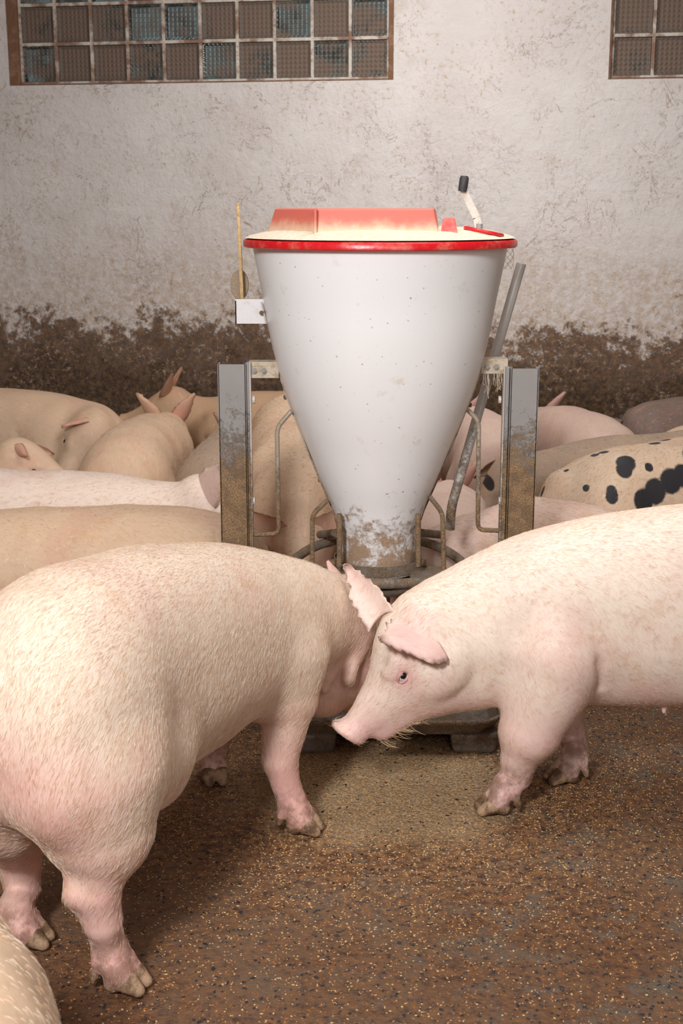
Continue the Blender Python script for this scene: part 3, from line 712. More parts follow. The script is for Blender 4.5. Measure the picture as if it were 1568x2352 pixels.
# ---- the pig feeding with its rump towards us, on the left
FINE = 0.0065
def near_pig_left():
    L = Loc(-0.385, 2.745, math.radians(65.8))
    root = empty('pig', L.o, L.rz)
    tag(root, 'cream pig feeding with its rump turned to us, largest one on the left', 'pig')
    f = Field((-.66, -.40, -.01), (1.0, .32, .86), FINE)
    st = [(-.61, .62, .52, .03, 0), (-.585, .70, .44, .10, 0), (-.52, .775, .37, .155, 0), (-.40, .815, .33, .185, 0), (-.22, .812, .315, .185, 0), (0, .785, .300, .190, 0),
          (.18, .745, .295, .187, -.005), (.34, .700, .305, .172, -.015), (.46, .655, .325, .155, -.04), (.56, .61, .33, .135, -.07), (.66, .55, .30, .115, -.10), (.72, .50, .32, .06, -.12)]
    f.loft((0, 0, 0), np.eye(3), st, .05, 2.25)
    # hams and shoulders
    f.ell((-.43, -.085, .50), (.155, .115, .20), None, .07); f.ell((-.43, .085, .50), (.155, .115, .20), None, .07)
    f.ell((.33, -.095, .45), (.12, .09, .17), None, .06); f.ell((.33, .095, .45), (.12, .09, .17), None, .06)
    # legs: right (near us) hind, left hind, right front, left front
    def leg(foot_px, z, pts, rs, fwd, k0=.05):
        ft = L.p(at_z(foot_px[0], foot_px[1], z)); ank = np.array([ft[0], ft[1], .085])
        fw = L.v((fwd[0], fwd[1], 0)); ank[:2] -= nz(fw)[:2] * .035
        P = [np.array(p, float) for p in pts] + [ank]; f.chain(P, rs, .008, k0); toes(f, ank, fw, 0, 1.08); hoof(root, ank, fw, 1.08)
        return ank
    a = L.p(at_z(292, 2252, .02)); leg((292, 2252), .02, [(-.44, -.10, .44), (-.44, -.115, .335), L.px(215, 2040, 2.27), L.px(235, 2120, 2.27)], [.125, .098, .050, .034, .029], (.85, -.25), .07)
    f.cone(L.px(190, 2030, 2.26), L.px(172, 2052, 2.24), .028, .019, .028)       # point of the hock
    leg((72, 2150), .02, [(-.44, .10, .44), (-.44, .115, .32), L.px(38, 1950, 2.50), L.px(50, 2040, 2.50)], [.115, .08, .048, .036, .029], (.7, -.1), .07)
    leg((700, 1895), .02, [(.33, -.115, .42), (.315, -.135, .335), L.px(642, 1745, 2.96), L.px(655, 1800, 2.96)], [.095, .068, .041, .034, .029], (.9, -.25), .06)
    leg((492, 1780), .02, [(.36, .11, .40), (.36, .115, .30), L.px(498, 1690, 3.26), L.px(495, 1730, 3.26)], [.085, .060, .040, .035, .028], (.2, -.9), .06)
    f.cone((.10, -.005, .335), (-.20, -.005, .345), .06, .06, .08)      # belly
    f.ell((-.25, -.135, .40), (.09, .05, .09), None, .06)             # flank fold
    # head, lowered into the trough
    ho = L.p((.000, 3.40, .40)); ax = L.v((.085, .10, -.30)); up = L.v((.35, .85, .35))
    R, P = head(f, ho, ax, up, 1.05, .06)
    jw = [L.px(800, 1390, 3.40), L.px(795, 1480, 3.36), L.px(762, 1560, 3.30), L.px(742, 1598, 3.28)]
    f.chain(jw, [.085, .090, .078, .056], .03, .05)      # heavy hanging jowl
    f.cone(L.px(850, 1395, 3.28), L.px(800, 1560, 3.20), .016, .018, .02); f.cone(L.px(815, 1400, 3.26), L.px(745, 1580, 3.20), .013, .016, .02)
    f.cone(L.px(770, 1400, 3.22), L.px(728, 1560, 3.18), .016, .016, .03)
    # tail root and rear
    f.cone((-.59, 0, .66), (-.625, .01, .60), .022, .018, .03)
    def extra(V, T):
        T[:, 0] = np.maximum(T[:, 0], np.clip((V[:, 0] - .42) / .25, 0, .9) * np.clip((.60 - V[:, 2]) / .1, 0, 1))
        T[:, 0] = np.maximum(T[:, 0], np.clip((-.40 - V[:, 0]) / .2, 0, .8) * np.clip((.62 - V[:, 2]) / .15, 0, 1))
        T[:, 0] = np.maximum(T[:, 0], np.clip((.40 - V[:, 2]) / .12, 0, .7))
    f.lumps(.0026, 11); V, Q = f.mesh()
    b = np_mesh('body', V, Q, SKIN, root, body_tint(None, .32, .16, extra=extra))
    ear_mesh(P(.0, -.05, .05), P(.06, -.10, .0), P(.12, -.17, .05), .02, mat=SKIN, parent=root)
    ear_mesh(L.px(762, 1330, 3.42), L.px(800, 1350, 3.44), L.px(752, 1288, 3.44), .008, mat=SKIN, parent=root)
    # curled tail
    t = MB(); pts = [(-.60 - .05 * min(1, i / 5) - .015 * math.cos(i * .5), .01 + .02 * math.sin(i * .55), .63 - .011 * i) for i in range(16)]
    t.tube(pts, [.013 - .0006 * i for i in range(16)], 10); to = t.build('tail', SKIN, root, True)
    Vb, Qb = mesh_np(b)
    bristles(Vb, Qb, 110000, root, flow_back, .015, .00020, HAIRM, 3, .16, keep=leg_thin)
near_pig_left()

# ---- the pig in profile on the right, head lowered to the left
def near_pig_right():
    L = Loc(.93, 3.18, PI)
    root = empty('pig', L.o, L.rz)
    tag(root, 'pale pink pig in profile on the right, head lowered with ragged-edged ear', 'pig')
    f = Field((-.66, -.26, -.01), (1.02, .34, .82), FINE)
    st = [(-.60, .64, .50, .03, 0), (-.57, .70, .42, .10, 0), (-.48, .76, .35, .16, 0), (-.30, .775, .29, .185, 0), (-.05, .772, .275, .192, 0), (.10, .765, .272, .190, 0),
          (.24, .745, .275, .185, 0), (.36, .722, .285, .176, 0), (.46, .695, .295, .165, 0), (.56, .655, .31, .145, .004), (.66, .605, .29, .122, .012), (.75, .555, .29, .105, .02), (.80, .50, .34, .06, .02)]
    f.loft((0, 0, 0), np.eye(3), st, .05, 2.25)
    f.ell((-.42, -.085, .48), (.15, .11, .20), None, .07); f.ell((-.42, .085, .48), (.15, .11, .20), None, .07)
    f.ell((.405, .112, .43), (.100, .086, .165), None, .018); f.ell((.36, -.09, .44), (.11, .085, .16), None, .05)
    def leg(ank, pts, rs, fwd, k0=.05):
        fw = L.v((fwd[0], fwd[1], 0)); ank = np.array([ank[0], ank[1], .080])
        P = [np.array(p, float) for p in pts] + [ank]; f.chain(P, rs, .008, k0); toes(f, ank, fw, 0, 1.08); hoof(root, ank, fw, 1.08)
    leg(L.p(at_z(1163, 1815, .06)), [(.40, .115, .40), L.px(1215, 1680, 3.06), L.px(1190, 1745, 3.06), L.px(1185, 1780, 3.06)], [.105, .077, .047, .040, .033], (-.95, -.12), .06)
    leg(L.p(at_z(1318, 1745, .06)), [(.30, -.10, .40), L.px(1290, 1640, 3.30), L.px(1318, 1700, 3.30), L.px(1322, 1720, 3.30)], [.085, .055, .036, .033, .029], (-.9, -.25), .06)
    leg((-.40, .13), [(-.42, .10, .42), (-.36, .12, .32), (-.44, .13, .22), (-.43, .13, .14)], [.12, .085, .045, .038, .031], (-1, 0), .07)
    leg((-.32, -.13), [(-.42, -.10, .42), (-.32, -.12, .32), (-.38, -.13, .22), (-.36, -.13, .14)], [.12, .085, .045, .038, .031], (-1, 0), .07)
    f.cone((.34, .03, .335), (-.35, .03, .335), .055, .055, .08)
    for i in range(5):
        for sy in (1, -1): f.cone((.11 - .14 * i, sy * .055, .268), (.11 - .14 * i, sy * .06, .246), .010, .0065, .008)
    f.cone((.335, .205, .56), (.298, .192, .42), .004, .012, .018, cut=True); f.cone((.298, .192, .42), (.292, .160, .345), .012, .012, .02, cut=True)
    # head
    ho = L.px(962, 1432, 3.10); sn = L.px(790, 1680, 3.05); ax = sn - ho
    R = frame(ax, L.v((-.75, 0.10, .45))); P = None
    sc = np.linalg.norm(ax) / .336 * 1.0
    f.cone(L.px(1080, 1480, 3.14), L.px(985, 1480, 3.11), .125, .100, .07)      # neck into the skull
    f.cone(L.px(1075, 1550, 3.12), L.px(1000, 1580, 3.09), .085, .070, .06)
    R, P = head(f, ho, ax, L.v((-.75, -.05, .45)), 1.0 * max(sc, .98), .05, True)
    f.cone(P(.10, 0, -.130), P(.275, 0, -.078), .055, .030, .02)      # lower jaw and chin
    f.cone(P(.205, .066, -.082), P(.300, .046, -.058), .004, .003, .006, cut=True)
    def extra(V, T):
        T[:, 0] = np.maximum(T[:, 0], np.clip((.40 - V[:, 2]) / .15, 0, .45))
        for c, r, a in ((P(.345, 0, -.01), .035, .95), (P(.126, .085, -.020), .04, .85), (P(.02, .09, .03), .07, .6), (np.array([.40, .19, .48]), .12, .45)):
            d = np.linalg.norm(V - c, axis=1); T[:, 0] = np.maximum(T[:, 0], a * np.clip(1.4 - d / r, 0, 1))
        for c, r, a in ((P(.335, 0, .038), .022, .80), (P(.315, 0, .03), .03, .35), (P(.12, .075, .040), .02, .4)):
            d = np.linalg.norm(V - c, axis=1); T[:, 1] = np.maximum(T[:, 1], a * np.clip(1.4 - d / r, 0, 1))
    f.lumps(.0018, 12); V, Q = f.mesh()
    b = np_mesh('body', V, Q, SKIN_B, root, body_tint(None, .34, .19, extra=extra))
    for sy in (1, -1):
        e = ball('eye', P(.126, sy * .0775, -.020), .0142, SCLERA, root)
        ball('iris', P(.124, sy * .0815, -.019), .0116, EYE, e)
    # near ear droops forwards, far ear stands up past the poll
    # pale lids around the near eye
    for dz in (.0105, -.0100):
        m = MB(); m.tube([P(.126 + .017 * math.cos(a), .0905 - .006 * abs(math.cos(a)), -.020 + dz * abs(math.sin(a)) ** .8) for a in np.linspace(.05, PI - .05, 9)], [.002, .0032, .004, .0044, .0046, .0044, .004, .0032, .002], 8); m.build('eyelid', LID, root, True)
    ear_mesh(L.px(948, 1418, 3.09), L.px(1020, 1503, 2.965), L.px(874, 1464, 2.95), -.022, (0, 0, -.004), 1.0, .045, 5, mat=SKIN_B, parent=root)
    ear_mesh(L.px(905, 1400, 3.10), L.px(838, 1430, 3.12), L.px(792, 1296, 3.20), .018, (0, 0, 0), .35, .05, 8, mat=SKIN_B, parent=root)
    Vb, Qb = mesh_np(b)
    def fl(P_):
        f_ = flow_back(P_); h = P_[:, 0] > .72; f_[h] = -R[0] * .9 + np.array([0, 0, -.3]); return f_
    bristles(Vb, Qb, 95000, root, fl, .013, .00018, HAIRM, 5, .16, keep=leg_thin)
    rg = np.random.default_rng(9)      # long chin whiskers (few and fine)
    hc = bpy.data.hair_curves.new('chin_whiskers'); n = 60; hc.add_curves([4] * n); pts = []
    for i in range(n):
        t = .19 + .11 * rg.random(); y = rg.uniform(-.01, .055); z = -.134 + (t - .19) * .52 + rg.uniform(-.006, .004)
        p = P(t, y, z); d = R[2] * -1 + R[1] * (y * 14) + R[0] * rg.uniform(-.7, .2) + rg.normal(0, .2, 3); d = nz(d); l = rg.uniform(.02, .05)
        pts += [p, p + d * l * .35, p + d * l * .7 - R[0] * .004, p + d * l - R[0] * .010]
    hc.attributes['position'].data.foreach_set('vector', np.array(pts, np.float32).ravel())
    ra = hc.attributes.get('radius') or hc.attributes.new('radius', 'FLOAT', 'POINT'); ra.data.foreach_set('value', np.tile(np.array([.00035, .00035, .0003, .0001], np.float32), n))
    hc.materials.append(HAIR_D); o = bpy.data.objects.new('chin_whiskers', hc); COL.objects.link(o); o.parent = root; o['kind'] = 'stuff'
near_pig_right()

# ---- the other pigs
def pig(label, loc, rz, skin=SKIN_TAN, top=.50, sc=1.0, lying=True, head_at=None, head_ax=(.8, 0, -.5), head_up=(.5, 0, .8), h=.0125, roll=0.0, spots=None,
        hairs=0, eyes=False, ears='up', tail=False, zlift=0.0, extra=None, arch=0.03, width=1.0, droop=0.0, pxspots=None, hairmat=HAIR_D, seed=1):
    root = empty('pig', (loc[0], loc[1], zlift), rz); tag(root, label, 'pig')
    if roll: root.rotation_euler[0] = roll
    hgt = .46 * sc; T = top; B = top - hgt
    if lying: B = max(B, .0)
    def Z(a): return B + (T - B) * a
    f = Field((-.68 * sc, -.34 * sc, -.01), (1.12 * sc, .34 * sc, T + .14), h)
    st = [(-.60, .60, .40, .03), (-.575, .76, .22, .10), (-.50, .90, .06, .155), (-.36, .98, .0, .185), (-.15, 1.0, -.0, .192), (.05, 1.0 - arch, .0, .192),
          (.22, .985 - arch, .0, .188), (.36, .95 - arch, .03, .175), (.48, .88 - arch, .08, .155), (.58, .80 - arch, .14, .13), (.66, .70 - arch, .24, .08)]
    st = [(a, b - droop * max(0, min(1, (.15 - a) / .6)), c, d) for a, b, c, d in st]
    f.loft((0, 0, 0), np.eye(3), [(a * sc, Z(b), Z(c), d * sc * width, 0) for a, b, c, d in st], .05, 2.3)
    for sy in (1, -1):
        f.ell((-.40 * sc, sy * .09 * sc, Z(.42 - droop * .9)), (.16 * sc, .115 * sc * width, .19 * sc), None, .06); f.ell((.33 * sc, sy * .10 * sc, Z(.45)), (.12 * sc, .085 * sc * width, .15 * sc), None, .05)
        if lying:
            f.chain([(-.34 * sc, sy * .14 * sc, Z(.3)), (-.18 * sc, sy * .20 * sc, .10), (-.34 * sc, sy * .23 * sc, .05), (-.20 * sc, sy * .25 * sc, .035)], [.10 * sc, .07 * sc, .04, .028], .03, .05)
            f.chain([(.36 * sc, sy * .12 * sc, Z(.3)), (.30 * sc, sy * .17 * sc, .10), (.44 * sc, sy * .18 * sc, .045), (.54 * sc, sy * .18 * sc, .035)], [.08 * sc, .06 * sc, .036, .026], .03, .05)
        else:
            f.chain([(-.38 * sc, sy * .10, B + .12), (-.36 * sc, sy * .12, B), (-.43 * sc, sy * .12, B * .62), (-.41 * sc, sy * .12, .08)], [.11, .08, .042, .030], .03, .05)
            f.chain([(.34 * sc, sy * .10, B + .10), (.33 * sc, sy * .12, B * .9), (.34 * sc, sy * .12, B * .5), (.34 * sc, sy * .12, .08)], [.08, .06, .038, .028], .03, .05)
            for x_ in (-.41 * sc, .34 * sc): toes(f, (x_, sy * .12, .08), (1, 0), 0, 1.1)
    ho = np.array(head_at if head_at is not None else (.68 * sc, 0, Z(.62)), float)
    f.cone((.50 * sc, 0, Z(.52)), ho - np.array([.02, 0, .03]), .13 * sc, .095 * sc, .06)
    for sy in (1, -1):      # folds behind the shoulder, before the thigh and on the neck
        for (xa, za, xb, zb, y_) in ((.20, .80, .24, .25, .192), (-.20, .62, -.26, .22, .196), (.50, .85, .46, .35, .150)):
            f.cone((xa * sc, sy * y_ * sc * width, Z(za)), (xb * sc, sy * y_ * 1.0 * sc * width, Z(zb)), .002, .011, .020, cut=True)
    R, P = head(f, ho, head_ax, head_up, sc, .05, eyes)
    f.lumps(.0048, seed); V, Q = f.mesh()
    if pxspots:      # coat patches, each centred on a point of the body's own surface
        c_, s_ = math.cos(rz), math.sin(rz); W = np.stack([V[:, 0] * c_ - V[:, 1] * s_ + loc[0], V[:, 0] * s_ + V[:, 1] * c_ + loc[1], V[:, 2] + zlift], 1)
        dz = W[:, 2] - CAMH; zc_ = W[:, 1] * CP - dz * SP; sx = 784 + W[:, 0] / zc_ * F; sy_ = 1176 - (W[:, 1] * SP + dz * CP) / zc_ * F
        cen = []
        for (qx, qy, r) in pxspots:
            d2 = np.hypot(sx - qx, sy_ - qy); i = np.argmin(d2 + 1e3 * (d2 > max(12, d2.min() + 3)) + zc_ * 30); cen.append((V[i], r))
        def extra(V_, T, cen=cen):
            for c0, r in cen: T[:, 2] = np.maximum(T[:, 2], np.clip(1.5 - (np.linalg.norm((V_ - c0) * np.array([1.15, .9, .9]), axis=1) / r)**2, 0, 1))
    b = np_mesh('body', V, Q, skin, root, body_tint(spots, .20 if lying else .33, .03 if lying else .10, extra=extra), 3)
    for sy in (1, -1):
        if ears == 'up': rt = [(-.03, .035, .055), (.035, .088, .035)], (-.10, .155, .155)
        elif ears == 'big': rt = [(-.05, .05, .05), (.06, .10, -.01)], (.02, .17, .17)
        elif ears == 'flop': rt = [(-.02, .04, .06), (.03, .092, .02)], (.09, .15, .05)
        else: rt = [(-.03, .035, .055), (.035, .088, .035)], (-.17, .13, .10)
        (a, c), t = rt
        ear_mesh(P(a[0], sy * a[1], a[2]), P(c[0], sy * c[1], c[2]), P(t[0], sy * t[1], t[2]), -.022 * sy, (0, 0, -.01), .6, .03, seed + sy, nu=10, nv=14, mat=skin, parent=root)
        if eyes:
            e = ball('eye', P(.126, sy * .0795, -.020), .0135, EYE, root)
    if tail:
        t = MB(); pts = [(-.585 * sc - .012 * i, .012 * math.sin(i * .8), Z(.72) + .012 * math.sin(i * .5)) for i in range(14)]
        t.tube(pts, [.015 - .0008 * i for i in range(14)], 8); t.build('tail', skin, root, True)
    if hairs:
        tf = body_tint(spots, extra=extra); kp = (lambda P_, N_, rg_: tf(P_)[:, 2] < .35)
        Vb, Qb = mesh_np(b); bristles(Vb, Qb, hairs, root, lambda P_: np.stack([-.7 + 0 * P_[:, 0], np.sign(P_[:, 1]) * .5, -.5 + 0 * P_[:, 0]], 1), .016, .00026, hairmat, seed + 20, .15, keep=kp)
    return root, R, P
def wxy(px, py, z): p = at_z(px, py, z); return p[0], p[1]
DEG = math.radians
def put(px, py, z, rz, along=0.0, sc=1.0):      # the top of the back lies on that line of sight at height z; along shifts the pig forward
    x, y = wxy(px, py, z); return (x + math.cos(rz) * along, y + math.sin(rz) * along)

# bottom-left corner, right in front of the viewer
pig('cream pig cut off by the bottom left corner, nearest and blurred', (-.46, 1.235), DEG(110), SKIN_TAN, .60, 1.0, False, h=.010, head_at=(.62, .10, .36), head_ax=(.5, .5, -.8), ears='flop', hairs=9000, hairmat=HAIRM, seed=31)
def rump_patch(V, T):
    T[:, 1] = np.maximum(T[:, 1], .55 * np.clip(1.3 - np.hypot((V[:, 0] + .50) / .07, (V[:, 2] - .46) / .10), 0, 1) * (V[:, 1] > 0))
def muzzle_dark(V, T):
    d = np.linalg.norm(V - np.array([.90, -.11, .36]), axis=1); T[:, 2] = np.maximum(T[:, 2], np.clip(1.6 - d / .10, 0, 1))
def dark_face(V, T):
    d = np.linalg.norm(V - np.array([.72, -.05, .36]), axis=1); T[:, 2] = np.maximum(T[:, 2], .85 * np.clip(1.5 - d / .07, 0, 1))
pig('beige pig directly behind the left foreground pig, reddish patch at its rump', (-.86, 4.0), DEG(175), SKIN_TAN, .585, 1.08, False, h=.0105, hairs=16000, seed=32, extra=rump_patch)
pig('pink pig with a curled dark-rimmed ear beside the left steel post', (-1.16, 4.82), DEG(4), SKIN_BDARK, .535, 1.0, True, head_at=(.64, -.03, .43), head_ax=(.8, -.2, -.45), h=.011, hairs=8000, ears='big', seed=33, extra=dark_face)
pig('tan pig asleep with its back to us and both ears upright, left of the post', (-.88, 5.66), DEG(87), SKIN_TAN, .60, .92, True, head_at=(.60, 0, .46), seed=34, h=.011, hairs=6000)
pig('large beige pig lying at the far left with its head folded down and eye closed', (-1.74, 6.44), DEG(-12), SKIN_TAN, .635, 1.05, True, head_at=(.60, -.12, .46), head_ax=(-.32, -.55, -.72), head_up=(.6, -.6, .3), eyes=True, ears='flop', seed=35, h=.010)
pig('pig at the left edge resting its dark-nosed face beside the folded head', (-1.95, 5.30), DEG(2), SKIN_TANDARK, .57, .92, True, head_at=(.62, -.03, .50), head_ax=(.85, -.25, -.35), eyes=True, ears='flop', seed=37, h=.010, extra=muzzle_dark)
pig('brownish pig lying by the wall behind the upright-eared sleeper', (-.28, 6.86), DEG(177), SKIN_BROWN, .56, .9, True, seed=38, head_at=(.62, 0, .50), head_ax=(.9, 0, -.35))
pig('grey-haired pig half hidden by the left steel post', (-.50, 5.60), DEG(88), SKIN_GREY, .54, .85, True, seed=39, hairs=9000, hairmat=HAIR_G)
pig('tan pig feeding head-on between the left post and the hopper', (-.17, 5.0), DEG(-88), SKIN_TAN, .75, 1.08, False, head_at=(.66, 0, .40), head_ax=(.20, .05, -.85), head_up=(.9, 0, .3), h=.0105, seed=40, hairs=22000, arch=.10)
# right of the hopper
pig('pink pig lying right of the hopper behind the leaning steel pipe', (.66, 6.10), DEG(95), SKIN_P, .56, .9, True, seed=42)
pig('shaded pink pig lying low just right of the hopper bottom', (.40, 4.74), DEG(86), SKIN_P, .47, .82, True, seed=43)
pig('pink rump rising behind the grey pig, right of the post', (1.16, 6.30), DEG(100), SKIN_P, .54, .85, True, seed=45)
pig('long taupe-grey pig with dark face lying behind the spotted pig', (1.40, 5.45), DEG(186), SKIN_GREYSPOT, .58, 1.05, True, seed=46, hairs=12000, eyes=True, ears='flop', head_at=(.68, 0, .42), head_ax=(.7, .3, -.6), hairmat=HAIR_G, spots=[(.80, .38, .018, .028, 0)])
pig('narrow beige back at the right edge above the spotted pig', (2.02, 5.98), DEG(3), SKIN_TAN, .53, 1.0, True, seed=47)
pig('dusky grey-pink pig by the far right wall with its thin tail out', (2.0, 6.55), DEG(2), SKIN_DGREY, .56, 1.0, True, seed=48, tail=True)
pig('black-spotted pig at the right edge behind the foreground pig', (1.40, 4.86), DEG(8), SKIN_SPOT, .67, 1.10, False, h=.009, seed=49, hairs=26000, arch=0, droop=.13,
    pxspots=[(1438, 1062, .040), (1432, 1080, .034), (1491, 1072, .018), (1502, 1018, .026), (1527, 1010, .026), (1404, 1142, .026), (1404, 1130, .022), (1346, 1120, .014), (1480, 1150, .042), (1505, 1130, .045), (1540, 1105, .045), (1568, 1092, .04), (1385, 1038, .022), (1365, 1045, .018), (1245, 1130, .024), (1300, 1080, .012), (1600, 1050, .06), (1640, 1120, .06)])
pig('pink pig feeding behind the right steel post, its ear beside the bent ring', (.82, 4.30), DEG(200), SKIN_P, .57, .86, False, droop=.42, head_at=(.60, .02, .40), head_ax=(.30, 0, -.85), head_up=(.9, 0, .3), h=.0105, hairs=12000, seed=50, ears='flop')

# ------------------------------------------------------------------ the feeder
FX, FY = .108, 3.75
def feeder():
    root = empty('pig_feeder', (FX, FY, 0)); tag(root, 'white funnel-shaped dry feeder with red lid between two steel posts', 'feeder')
    off = (FX, FY, 0)
    zr = lambda py, y=FY: at_d(784, py, y)[2]
    def rad(py, a, b):
        p = at_d(a, py, FY); q = at_d(b, py, FY); return (q[0] - p[0]) / 2
    rows = [(563, 582, 1166), (620, 593, 1154), (690, 607, 1139), (760, 620, 1126), (839, 638, 1105), (900, 656, 1084), (960, 678, 1060), (1020, 703, 1034), (1100, 735, 1001), (1160, 759, 974), (1196, 771, 962), (1206, 775, 957), (1225, 777, 956), (1290, 779, 953)]
    prof = [(rad(y, a, b), zr(y)) for y, a, b in rows][::-1]
    T, tab = cubic([p[1] for p in prof], [[p[0]] for p in prof], 60); prof2 = [(float(r[0]), float(z)) for z, r in zip(T, tab)]
    m = MB(); m.lathe(prof2 + [(prof2[-1][0] - .006, prof2[-1][1])] + [(r - .006, z) for r, z in prof2[::-1]], 96)
    hop = m.build('hopper', HOPPER, root, True)
    zt = prof2[-1][1]
    # red lid: rim, dusty cone, hatch collar
    RL = rad(548, 560, 1187)
    m = MB(); m.lathe([(RL - .03, zt - .002), (RL - .004, zt - .004), (RL, zt - .001), (RL, zt + .012), (RL - .004, zt + .017), (RL - .02, zt + .020), (.02, zt + .020), (.02, zt), (RL - .03, zt - .002)], 96)
    lid = m.build('lid', RED, root, True)
    m = MB(); rg = np.random.default_rng(3); n = 96; V = [(0, 0, zt + .052)]; rr = [.06, .12, .18, .24, .30, .34, .365, RL - .006]
    hh = [.052, .052, .051, .048, .042, .033, .027, .0215]
    Vv = []
    for r, hz_ in zip(rr, hh):
        for k in range(n):
            a = 2 * PI * k / n; Vv.append((r * math.cos(a), r * math.sin(a), zt + hz_ + (rg.normal(0, .0009) if r < RL - .01 else 0)))
    b = len(Vv)
    Fc = [((i * n + k), (i + 1) * n + k, (i + 1) * n + (k + 1) % n, i * n + (k + 1) % n) for i in range(len(rr) - 1) for k in range(n)]
    Fc = [f_[::-1] for f_ in Fc]; Vv.append((0, 0, zt + .052)); Fc += [(b, k, (k + 1) % n) for k in range(n)]
    m.add(Vv, Fc); me_ = m.build('feed_dust', MEAL, lid, True)
    # hatch collar: raised five-sided wall
    X = lambda px, py=500, y=3.50: at_d(px, py, y)[0] - FX
    zc0, zc1 = zt + .030, at_d(800, 479, 3.5)[2]
    out_b = [(X(604, y=3.62), -.05), (X(728), -.265), (X(1010), -.265), (X(1016, y=3.7), -.03), (.06, .17), (-.15, .17)]
    out_t = [(X(628, y=3.62), -.05), (X(728), -.245), (X(996), -.245), (X(1000, y=3.7), -.03), (.05, .15), (-.14, .15)]
    m = MB(); nn = len(out_b); cx, cy = -.01, -.03
    def ringp(P, s_): return [((x - cx) * s_ + cx, (y - cy) * s_ + cy) for x, y in P]
    loops = [([(x, y, zc0 - .012) for x, y in out_b]), ([(x, y, zc1) for x, y in out_t]), ([(x, y, zc1) for x, y in ringp(out_t, .94)]), ([(x, y, zc0 - .0) for x, y in ringp(out_t, .90)])]
    Vc = [v for l_ in loops for v in l_]; Fc = [(i * nn + k, i * nn + (k + 1) % nn, (i + 1) * nn + (k + 1) % nn, (i + 1) * nn + k) for i in range(3) for k in range(nn)]
    Fc.append(tuple(3 * nn + k for k in range(nn))); Vc = [(x, y, z - zc0) for x, y, z in Vc]
    m.add(Vc, Fc); hc = m.build('hatch_collar', RED_DUST, lid, False, .004); hc.location = (0, 0, zc0)
    # vertical rib on the collar, trapezoid tab, oval grip
    m = MB(); m.box((X(722), -.272, -.01), (X(727), -.258, zc1 - zc0)); o = m.build('collar_rib', RED_DUST, hc)
    tp = at_d(1030, 522, 3.52); tb = .026
    m = MB(); m.add([(-.024, -.02, 0), (.026, -.02, 0), (.022, .03, 0), (-.020, .03, 0), (-.015, -.008, .052), (.015, -.008, .052), (.013, .016, .052), (-.013, .016, .052)], [(0, 3, 2, 1), (4, 5, 6, 7), (0, 1, 5, 4), (1, 2, 6, 5), (2, 3, 7, 6), (3, 0, 4, 7)])
    t = m.build('lid_tab', RED_DUST2, lid, False, .003); t.location = (tp[0] - FX, tp[1] - FY, zt + .026)
    m = MB(); pts = [(.050 * math.cos(a), .050 * math.sin(a), -.010 * math.cos(a)) for a in np.linspace(0, 2 * PI, 28, endpoint=False)]
    m.tube(pts, .0052, 8, True); g = m.build('ring_grip', RED, lid, True); g.location = (at_d(1112, 517, 3.6)[0] - FX, -.14, zt + .040)
    # crank handle behind the lid with a black grip
    m = MB(); P = [at_d(1100, 530, 3.95), at_d(1094, 500, 3.95), at_d(1063, 437, 3.95), at_d(1062, 425, 3.95)]
    pr = MB()
    for i in range(len(P) - 1):
        a, b_ = Vector(P[i]), Vector(P[i + 1]); d = (b_ - a).normalized(); s_ = d.cross(Vector((0, 1, 0))).normalized() * .011; t_ = Vector((0, .0025, 0))
        pr.add([a - s_ - t_, a + s_ - t_, a + s_ + t_, a - s_ + t_, b_ - s_ - t_, b_ + s_ - t_, b_ + s_ + t_, b_ - s_ + t_], [(0, 3, 2, 1), (4, 5, 6, 7), (0, 1, 5, 4), (1, 2, 6, 5), (2, 3, 7, 6), (3, 0, 4, 7)])
    c = pr.build('crank', MEALPLATE, root, off=off)
    m = MB(); m.tube([at_d(1061, 440, 3.94), at_d(1063, 430, 3.94), at_d(1066, 409, 3.94), at_d(1066.5, 404, 3.94)], [.012, .0135, .0135, .010], 14); m.build('crank_grip', BLACKRUB, c, True, off=off)
    m = MB(); m.lathe([(.006, 0), (.010, .0), (.010, .19), (.006, .19)], 16, (*((at_d(1100, 530, 3.95) - np.array([0, 0, .15]))[:2]), float(at_d(1100, 530, 3.95)[2]) - .17)); m.build('crank_shaft', STEEL, c, True, off=off)
    # left bracket plate with level stick and round paddle
    m = MB(); a = at_d(540, 687, 3.74); b_ = at_d(610, 743, 3.74)
    m.box((a[0], 3.735, b_[2]), (b_[0] + .004, 3.739, a[2])); m.box((a[0], 3.735, b_[2]), (a[0] + .003, 3.79, a[2] - .004)); m.box((a[0], 3.739, b_[2]), (b_[0], 3.79, b_[2] + .004))
    br = m.build('side_bracket', PLATE, root, off=off)
    m = MB(); q = at_d(600, 718, 3.73); m.tube([q, q + np.array([0, -.008, 0])], .006, 8); m.tube([q + np.array([0, -.008, 0]), q + np.array([.012, -.014, .004])], .003, 6); m.build('bolt', CRUSTED, br, off=off)
    m = MB(); m.tube([at_d(600, 693, 3.72), at_d(611, 741, 3.72)], .0025, 6); m.build('edge_wire', PIPE, br, off=off)
    a = Vector(at_d(556, 690, 3.76)); b_ = Vector(at_d(546, 467, 3.76)); m = MB(); s_ = Vector((.0052, 0, 0)); t_ = Vector((0, .0075, 0)); s2 = s_ * .85
    m.add([a - s_ - t_, a + s_ - t_, a + s_ + t_, a - s_ + t_, b_ - s2 - t_, b_ + s2 - t_, b_ + s2 + t_, b_ - s2 + t_], [(0, 3, 2, 1), (4, 5, 6, 7), (0, 1, 5, 4), (1, 2, 6, 5), (2, 3, 7, 6), (3, 0, 4, 7)])
    m.build('level_stick', WOOD, root, bevel=.002, off=off)
